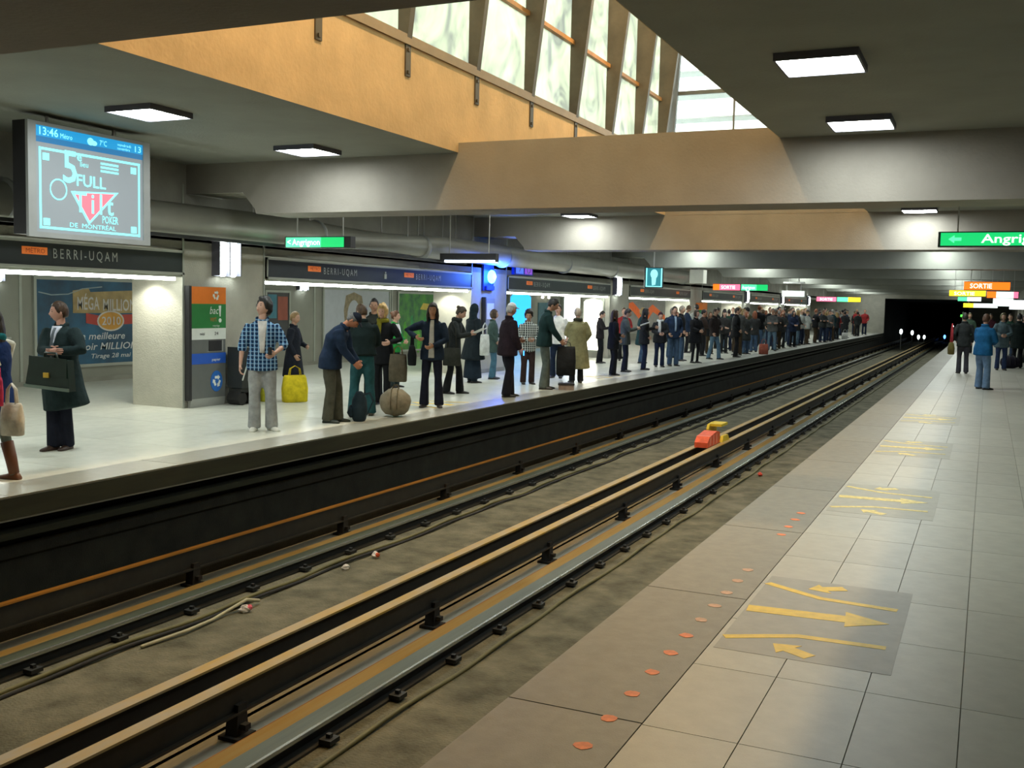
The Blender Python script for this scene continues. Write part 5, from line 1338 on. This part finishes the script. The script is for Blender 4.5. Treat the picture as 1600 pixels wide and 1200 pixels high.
# 4 woman with yellow bags
L, f, k = PP('fair haired woman in a long dark coat standing behind the yellow bags', -11.0, 14.75, 20, lod=0, H=1.54, hair='short', hairc=(.34, .22, .10), topc=(.014, .017, .026), hem=.48, flare=1.35, bulk=1.1, topn='long_coat', legc=BLK, armR='relax', armL='front', head=(-15, 5, 0))
tote(pw((-10.72, 14.42, 0), 0, (0, 0, 0)), 60, .42, .46, .26, (.62, .50, .02), 'large yellow bag on the floor behind the plaid shirt man', hc=(.55, .42, .02), hh=.16)
tote((-11.15, 14.2, 0), 60, .20, .40, .16, (.50, .48, .04), 'narrow olive yellow bag left of the large yellow bag', hc=(.4, .36, .02), hh=.1)
# 5 bending man
L, f, k = PP('man in a flat cap and navy jacket bending forward', -8.50, 12.35, 18, H=1.72, lean=15, hunch=24, hair='cap', hatc=(.010, .014, .024), hairc=(.12, .12, .12), skin=(.55, .24, .14), topc=(.014, .028, .060), hem=.82, bulk=1.2, legc=(.075, .075, .055), tw=1.15, tf=.090, head=(0, 22, 0), armL=((.22, -.10, -.46), (-.5, .4, -.2)), armR=((.22, -.10, -.47), (-.5, .4, -.2)), feet=((.04, .10, 8), (-.06, .10, 8)), shoec=(.012, .02, .012))
backpack((-8.30, 12.72, 0), 30, .42, (.014, .028, .040), 'navy backpack standing on the floor by the bending man')
# 6 tall man from behind
L, f, k = PP('broad man in a black jacket and teal jeans seen from behind', -8.66, 13.35, 128, H=1.72, hair='short', hairc=(.07, .04, .02), topc=(.010, .020, .020), hem=.90, bulk=1.2, legc=(.022, .085, .095), tw=1.16, tf=.088, lean=4, head=(35, 12, 0), armL='front', armR='front', feet=((.02, .15, 12), (-.02, .14, 12)), shoec=(.06, .05, .03), panels=())
# 7 blonde woman
L, f, k = PP('blonde woman in a black coat with a long olive scarf', -9.30, 14.95, -72, H=1.70, hair='wavy', hairc=(.55, .36, .14), skin=(.66, .40, .30), topc=BLK, hem=.74, bulk=1.06, flare=1.1, scarf=(.22, .20, .02), legc=BLK, head=(-8, 2, 0), armL=((.24, .0, -.30), (-.4, .6, -.4)), armR='down', topn='black_coat')
o = tote(pw(L, f, (.26, .33, .42)), f + 90, .30, .46, .18, (.11, .095, .065), 'grey brown coat and bag draped over the arm of the blonde woman', hc=(.2, .12, .04), hh=.14)
# 8, 9
PP('dark haired person mostly hidden behind the blonde woman', -10.05, 15.85, -60, lod=1, H=1.80, hair='short', hairc=(.012, .010, .010), skin=(.42, .24, .16), topc=(.03, .035, .03), legc=BLK)
PP('young person in a white top and green jacket holding papers', -10.95, 18.05, 10, lod=0, H=1.56, hair='updo', hairc=(.14, .06, .03), skin=(.68, .40, .30), topc=(.02, .26, .05), hem=.84, armL='front', armR='front', legc=(.02, .03, .03), panels=((.30, .95, .10, .07, .012, (.80, .80, .80), 'white_top'),))
duffel((-8.16, 13.50, 0), 25, .24, .215, (.20, .18, .13), 'round grey brown duffel bag on the platform edge', strap=(.09, .08, .05))
# 10 woman hand at waist
L, f, k = PP('woman with long dark hair in an open navy jacket over a white shirt', -8.42, 15.10, -68, H=1.75, hair='long', hairc=(.022, .016, .013), skin=(.50, .26, .15), topc=(.014, .024, .042), hem=.82, bulk=1.06, legc=(.010, .012, .020), tw=.98, tf=.088, armR=((.16, .08, -.22), (-.1, 1.0, -.3)), armL=((.22, -.14, -.36), (-.2, .8, -.3)), feet=((.0, .13, 14), (.02, .13, 10)), head=(0, 0, 0), panels=((.05, .97, .050, .030, .013, (.55, .53, .47), 'white_shirt'),), shoec=(.018, .015, .014))
tote(pw(L, f, (.08, -.33, .70)), f + 10, .32, .34, .14, (.012, .014, .016), 'black shoulder bag at the side of the long haired woman', hh=.22, name='shoulder_bag')
# 11..18
L, f, k = PP('person in a dark hooded coat reading a white paper', -9.32, 17.55, 12, H=1.71, hair='updo', hairc=(.06, .045, .03), skin=(.50, .30, .22), topc=(.022, .026, .026), hem=.70, bulk=1.16, legc=BLK, tf=.09, lean=5, hunch=8, head=(0, 18, 0), armL='read', armR='read', scarf=(.03, .035, .035), scarftail=False, feet=((.12, .10, 8), (-.12, .10, 8)))
paper(pw(L, f, (.52, 0, 1.22)), f, .34, .22, 25, 'white paper held by the person in the hooded coat')
tote(pw(L, f, (.05, -.30, .56)), f, .34, .34, .15, (.03, .032, .026), 'dark satchel on the hip of the reading person', hh=.5, name='satchel')
L, f, k = PP('person in a black headscarf and long dark coat', -10.25, 20.2, 60, H=1.73, hair='hood', hatc=(.010, .020, .026), topc=(.010, .016, .020), hem=.55, flare=1.5, bulk=1.22, legc=(.010, .018, .030), skirt=(.12, .21), armL='front', armR='relax', topn='long_coat')
tote(pw(L, f, (.08, -.34, .62)), f, .22, .46, .10, (.60, .63, .62), 'white carrier bag beside the person in the headscarf', name='carrier_bag')
PP('person in a green grey jacket and light jeans behind the headscarf', -10.4, 21.5, 25, H=1.61, lod=0, hair='bob', hairc=(.07, .045, .03), skin=(.45, .28, .20), topc=(.05, .085, .075), hem=.70, bulk=1.1, legc=(.06, .14, .20), armL='front', armR='pocket')
L, f, k = PP('stocky man in a white cap and brown black jacket', -8.20, 17.62, 48, H=1.78, lean=3, hair='cap', hatc=(.72, .74, .78), hairc=(.45, .45, .45), skin=(.48, .26, .18), topc=(.022, .014, .020), hem=.80, bulk=1.3, legc=(.010, .010, .016), tw=1.2, tf=.095, armR=((.14, .03, -.50), (-.4, .4, 0)), armL='front', head=(10, 5, 0), feet=((.10, .09, 6), (-.06, .09, 6)))
phone(pw(L, f, (.22, -.26, .84)), f + 180, 'blue glowing phone in the hand of the man in the white cap', glow('phone_blue', (.05, .35, 1.0), 4.0))
PLW = plaid('plaid_white', (.30, .33, .32), (.62, .66, .62), (.03, .035, .035), 20)
PP('person in a black and white checked shirt and brown trousers', -9.15, 20.7, -50, H=1.63, hair='bushy', hairc=(.012, .011, .011), skin=(.42, .24, .16), topm=PLW, topn='checked_shirt', hem=.80, legc=(.035, .020, .018), tw=1.1, armL='front', armR='front', head=(-20, 15, 0))
L, f, k = PP('tall man in a dark green jacket looking down beside a black bag', -8.32, 19.7, 22, H=1.92, lean=5, hunch=6, hair='short', hairc=(.014, .012, .012), skin=(.45, .25, .17), topc=(.010, .030, .030), hem=.84, bulk=1.12, legc=(.09, .11, .10), tw=1.05, tf=.09, head=(0, 22, 0), armL=((.26, -.06, -.46), (-.4, .5, -.1)), armR=((.26, -.06, -.46), (-.4, .5, -.1)))
tote(pw(L, f, (.44, 0, .30)), f, .40, .60, .24, (.014, .015, .017), 'big black bag held in front of the tall man', hh=.10, name='travel_bag')
r = empty('shoe_box', pw(L, f, (.46, .0, 0)), R_(f), 'small stack of boxes on the floor under the black bag', 'box')
G().box(-.16, .16, -.13, .13, 0, .10).build('box_base', cloth((.25, .20, .17)), r); G().box(-.17, .17, -.14, .14, .10, .14).build('box_lid', BLACKPL, r)
L, f, k = PP('man in a white T-shirt with dark shoulder straps', -9.35, 22.9, -78, H=1.77, hair='short', hairc=(.014, .012, .012), skin=(.58, .34, .25), topc=(.78, .78, .73), topn='tee_shirt', hem=.84, sleeve='short', bulk=1.0, legc=(.012, .020, .040), armL='relax', armR='relax', collar=False)
backpack(pw(L, f, (-.26, 0, .98)), f, .48, (.014, .020, .05), 'navy backpack worn by the man in the white T-shirt')
L, f, k = PP('woman in a long beige trench coat seen from behind', -8.42, 21.8, 128, H=1.70, hair='short', hairc=(.50, .42, .34), skin=(.60, .40, .32), topc=(.27, .25, .13), topn='trench_coat', hem=.36, flare=1.45, bulk=1.24, scarf=(.045, .045, .030), scarftail=False, legc=BLK, boots=.55, shoec=(.012, .011, .010), armL='front', armR='pocket')
# 19..
L, f, k = PP('person in dark clothes before the warm white light box', -10.7, 29.6, 8, lod=1, H=1.60, hair='short', hairc=(.02, .014, .012), topc=(.022, .018, .020), legc=BLK, hem=.84, head=(0, 18, 0), armL='read', armR='read')
tote(pw(L, f, (-.05, .28, .62)), f, .16, .34, .1, (.65, .55, .05), 'small yellow bag beside the person at the light box', hh=.2)
PP('person with long brown hair in a black jacket near the platform edge', -8.6, 24.8, 40, lod=1, H=1.66, hair='long', hairc=(.07, .04, .02), topc=BLK, hem=.72, bulk=1.1, legc=BLK, tf=.09, armL='front', armR='pocket')
L, f, k = PP('person in a grey green jacket reading near the long haired figure', -8.78, 26.25, 18, lod=1, H=1.70, hair='short', hairc=(.03, .025, .02), topc=(.07, .085, .08), hem=.78, bulk=1.12, legc=(.012, .016, .03), head=(0, 20, 0), armL='read', armR='read')
paper(pw(L, f, (.52, 0, 1.28)), f, .36, .26, 20, 'open newspaper held by the person in the grey green jacket', c=(.55, .58, .58))
L, f, k = PP('person with long dark hair in a black coat holding a paper', -8.64, 27.5, 25, lod=1, H=1.71, hair='long', hairc=(.015, .012, .010), topc=DK, hem=.76, bulk=1.12, legc=NAVY, armL='read', armR='pocket')
PP('short person with a white scarf and dark cap', -8.70, 29.2, -60, lod=1, H=1.60, hair='beanie', hatc=(.05, .02, .03), topc=DK, scarf=(.6, .62, .6), hem=.80, bulk=1.15, legc=NAVY, armL='front', armR='front')
PP('man in a navy jacket and blue jeans facing the camera', -8.50, 29.95, -50, lod=1, H=1.78, hair='short', hairc=(.02, .015, .012), topc=(.016, .032, .07), hem=.84, bulk=1.1, legc=JEAN, tw=1.1, armL='pocket', armR='pocket', panels=((.3, .96, .025, .03, .012, (.3, .4, .55), 'shirt'),))
PP('grey haired man in a black jacket turned to the right', -9.1, 32.9, 5, lod=1, H=1.80, hair='short', hairc=(.25, .22, .18), topc=BLK, hem=.80, bulk=1.12, legc=JEAN, armL='relax', armR='pocket')
PP('slim legged person in a wide black coat', -8.40, 32.1, -30, lod=1, H=1.68, hair='bob', hairc=(.03, .018, .012), topc=BLK, hem=.68, flare=1.25, bulk=1.2, legc=BLK, tw=.8, tf=.05, armL='front', armR='front')
PP('person in a brown black jacket and striding light jeans', -8.50, 35.0, -20, lod=1, H=1.74, hair='short', hairc=(.03, .018, .012), topc=(.035, .028, .028), hem=.82, bulk=1.1, legc=(.10, .18, .26), feet=((.16, .1, 6), (-.16, .1, 6)), armL='front', armR='relax')
PP('tall person in black at the edge of the crowd', -8.22, 37.1, 15, lod=1, H=1.79, hair='short', hairc=(.02, .015, .012), topc=BLK, hem=.74, bulk=1.15, legc=BLK, armL='pocket', armR='pocket')

# near platform
NG = 'people on the near platform'
L, f, k = PP('man in a bright blue jacket and jeans on the near platform', -0.07, 26.5, 55, lod=0, group=NG, H=1.77, hair='short', hairc=(.10, .05, .03), skin=(.50, .28, .20), topc=(.015, .12, .28), hem=.82, bulk=1.2, legc=(.16, .26, .40), tw=1.15, tf=.092, lean=3, head=(20, 6, 0), armL='front', armR='front', feet=((.10, .15, 14), (-.04, .15, 20)))
L, f, k = PP('person with a red strap and satchel left of the blue jacket', -0.62, 33.0, 100, lod=1, group=NG, H=1.78, hair='short', hairc=(.03, .03, .02), topc=(.03, .035, .035), hem=.80, legc=(.05, .05, .06), armL='pocket', armR='relax')
tote(pw(L, f, (-.02, .34, .55)), f, .34, .36, .16, (.16, .13, .04), 'olive satchel of the person with the red strap', hc=(.45, .05, .06), hh=.55, name='satchel')
PP('person in a grey blue coat just right of the blue jacket', 0.42, 36.0, -80, lod=1, group=NG, H=1.80, hair='bob', hairc=(.10, .08, .03), topc=(.10, .15, .17), hem=.72, bulk=1.15, legc=(.03, .05, .12), armL='front', armR='front')
L, f, k = PP('person in black with a bag on the floor at the right border', 0.93, 37.8, 95, lod=1, group=NG, H=1.80, hair='short', hairc=(.02, .02, .02), topc=(.012, .020, .018), hem=.66, bulk=1.2, legc=BLK)
duffel((0.72, 37.4, 0), 20, .40, .20, (.02, .018, .03), 'dark bag on the floor of the near platform at the right border')
PP('person in dark green beyond the grey blue coat', 0.75, 43.0, -95, lod=1, group=NG, H=1.78, hair='short', hairc=(.04, .03, .02), topc=(.02, .06, .04), legc=(.03, .05, .09), hem=.8)
PP('person in navy beside the right border', 1.18, 42.0, -70, lod=1, group=NG, H=1.74, hair='bob', hairc=(.03, .02, .02), topc=(.02, .04, .09), legc=DK, hem=.78)
PP('person in a pale jacket cut by the right border', 1.32, 38.5, -60, lod=1, group=NG, H=1.76, hair='short', hairc=(.05, .03, .02), topc=(.45, .47, .42), legc=(.02, .07, .08), hem=.8)
PP('person in an olive top far down the near platform', -0.75, 50.0, -85, lod=1, group=NG, H=1.78, hair='short', hairc=(.10, .08, .02), topc=(.05, .09, .06), legc=DK, hem=.8)
PP('person in dark red far down the near platform', 0.1, 55.0, -85, lod=1, group=NG, H=1.76, hair='short', hairc=(.04, .03, .02), topc=(.10, .03, .05), legc=DK, hem=.8)

# ---------------------------------------------------------------- the packed crowd
protos = []
base = [dict(H=1.76, armL='pocket', armR='relax', hair='short', bulk=1.12, hem=.82), dict(H=1.66, armL='front', armR='front', hair='long', bulk=1.08, hem=.76), dict(H=1.80, armL='read', armR='read', hair='short', head=(0, 15, 0), bulk=1.14, hem=.80),
        dict(H=1.64, armL='front', armR='pocket', hair='bob', bulk=1.16, hem=.60, flare=1.25), dict(H=1.74, armL='down', armR='front', hair='beanie', hatc=(.05, .045, .05), bulk=1.15, hem=.82), dict(H=1.82, armL='cross', armR='cross', hair='short', bulk=1.15, hem=.82, feet=((.04, .14, 12), (-.04, .14, 12)))]
rd = random.Random(21)
crowd = []
y = 38.5
while y < 81:
    n = 4 if y < 68 else 3
    for j in range(n):
        if rd.random() < (0.90 if y < 66 else .72):
            x = -8.15 - j * 0.72 - rd.random() * 0.45
            if any((x - c[0]) ** 2 + (y - c[1]) ** 2 < 0.45 for c in crowd): continue
            crowd.append((x, y + rd.uniform(-.3, .3), rd.choice([rd.uniform(-90, -20), rd.uniform(0, 60), rd.uniform(80, 150)])))
    y += 1.3
crowd += [(x, y, rd.uniform(-90, 60)) for x, y in ((-9.9, 34.6), (-10.3, 36.6), (-9.4, 36.9), (-10.6, 31.5), (-9.7, 30.6))]
for i, b in enumerate(base):
    bb, kk = build_person(dict(b), 'x', crowd[i][:2] + (0,), crowd[i][2], lod=2)
    protos.append(bb)
apply_tasks()
TOPS = [('black', BLK), ('dark grey', (.035, .037, .037)), ('navy', (.014, .026, .055)), ('dark green', (.018, .05, .035)), ('brown', (.055, .035, .024)), ('grey', (.08, .085, .085)), ('dark teal', (.014, .05, .06)), ('pale grey', (.30, .32, .30)), ('red', (.30, .03, .03)), ('olive', (.05, .05, .022)), ('charcoal', (.016, .018, .02)), ('black', BLK), ('dark grey', (.03, .032, .032)), ('black', BLK), ('navy', NAVY), ('charcoal', (.02, .022, .024)), ('dark brown', (.03, .02, .016)), ('black', BLK), ('dark grey', (.03, .03, .03))]
LEGS = [('black trousers', BLK), ('blue jeans', JEAN), ('dark trousers', DK), ('navy trousers', NAVY), ('light jeans', (.085, .14, .195)), ('brown trousers', (.05, .035, .02))]
HAIRS = [('dark', (.02, .015, .012)), ('brown', (.08, .045, .02)), ('fair', (.35, .24, .10)), ('black', (.01, .01, .01)), ('grey', (.25, .24, .22)), ('auburn', (.22, .07, .03))]
SK = [(.56, .34, .24), (.62, .38, .29), (.40, .22, .15), (.50, .30, .22)]
seen = {}
for i, (x, y, f) in enumerate(crowd):
    j = i if i < len(protos) else rd.randrange(len(protos))
    b = protos[j] if i < len(protos) else copy_tree(protos[j])
    b.location = (x, y, 0); b.rotation_euler = (0, 0, R_(f))
    sc = rd.uniform(.95, 1.05); b.scale = (sc, sc, sc)
    tn, tcol = rd.choice(TOPS); ln, lcol = rd.choice(LEGS); hn, hcol = rd.choice(HAIRS)
    b.scale = (sc, sc, sc)
    def setm(o, m):
        for sl in o.material_slots:
            sl.link = 'OBJECT'; sl.material = m
    setm(b, SKIN(rd.choice(SK)))
    for c in b.children:
        nm = c.name.split('.')[0]
        if nm == 'jacket': setm(c, cloth(tcol))
        elif nm == 'trousers': setm(c, cloth(lcol))
        elif nm == 'hair': setm(c, hairm(hcol))
    zone = 'of the near crowd' if y < 46 else ('of the middle crowd' if y < 58 else 'in the packed crowd far down the far platform')
    row = 'front row' if x > -9.0 else 'back rows'
    lab = '%s haired person in %s and %s, %s %s' % (hn, tn, ln, row, zone) if y < 58 else 'small dark figure %s near the tunnel' % zone
    if y < 58 and lab in seen:
        lab = 'farther ' + lab
    seen[lab] = 1
    b['label'] = ' '.join(lab.split()[:18]); b['group'] = 'packed crowd on the far platform'
# bags standing on the floor at the front of the crowd
for i, (x, y, z, c, lab) in enumerate(((-7.86, 40.4, .0, (.30, .09, .06), 'reddish bag on the floor at the front of the crowd'), (-7.95, 66.0, .0, (.66, .68, .66), 'pale bag on the floor far down the platform'))):
    tote((x, y, z), 20, .36, .40, .16, c, lab, hh=.2)
# second kiosk seen over the heads of the crowd
K2 = empty('recycling_kiosk', (WL + 0.02, 43.6, 0.0), 0, 'distant recycling kiosk with orange and green bands behind the crowd', 'recycling bin')
G().box(0, .28, 0, .8, .14, 1.26).build('body', MATS['kiosk_grey'], K2); G().box(0, .29, 0, .8, 1.26, 1.65).build('green_band', MATS['kiosk_green_band'], K2); G().box(0, .29, 0, .8, 1.65, 1.95).build('orange_band', MATS['kiosk_orange_band'], K2); G().box(0, .24, .05, .75, 0, .14).build('foot', GREYMET, K2)
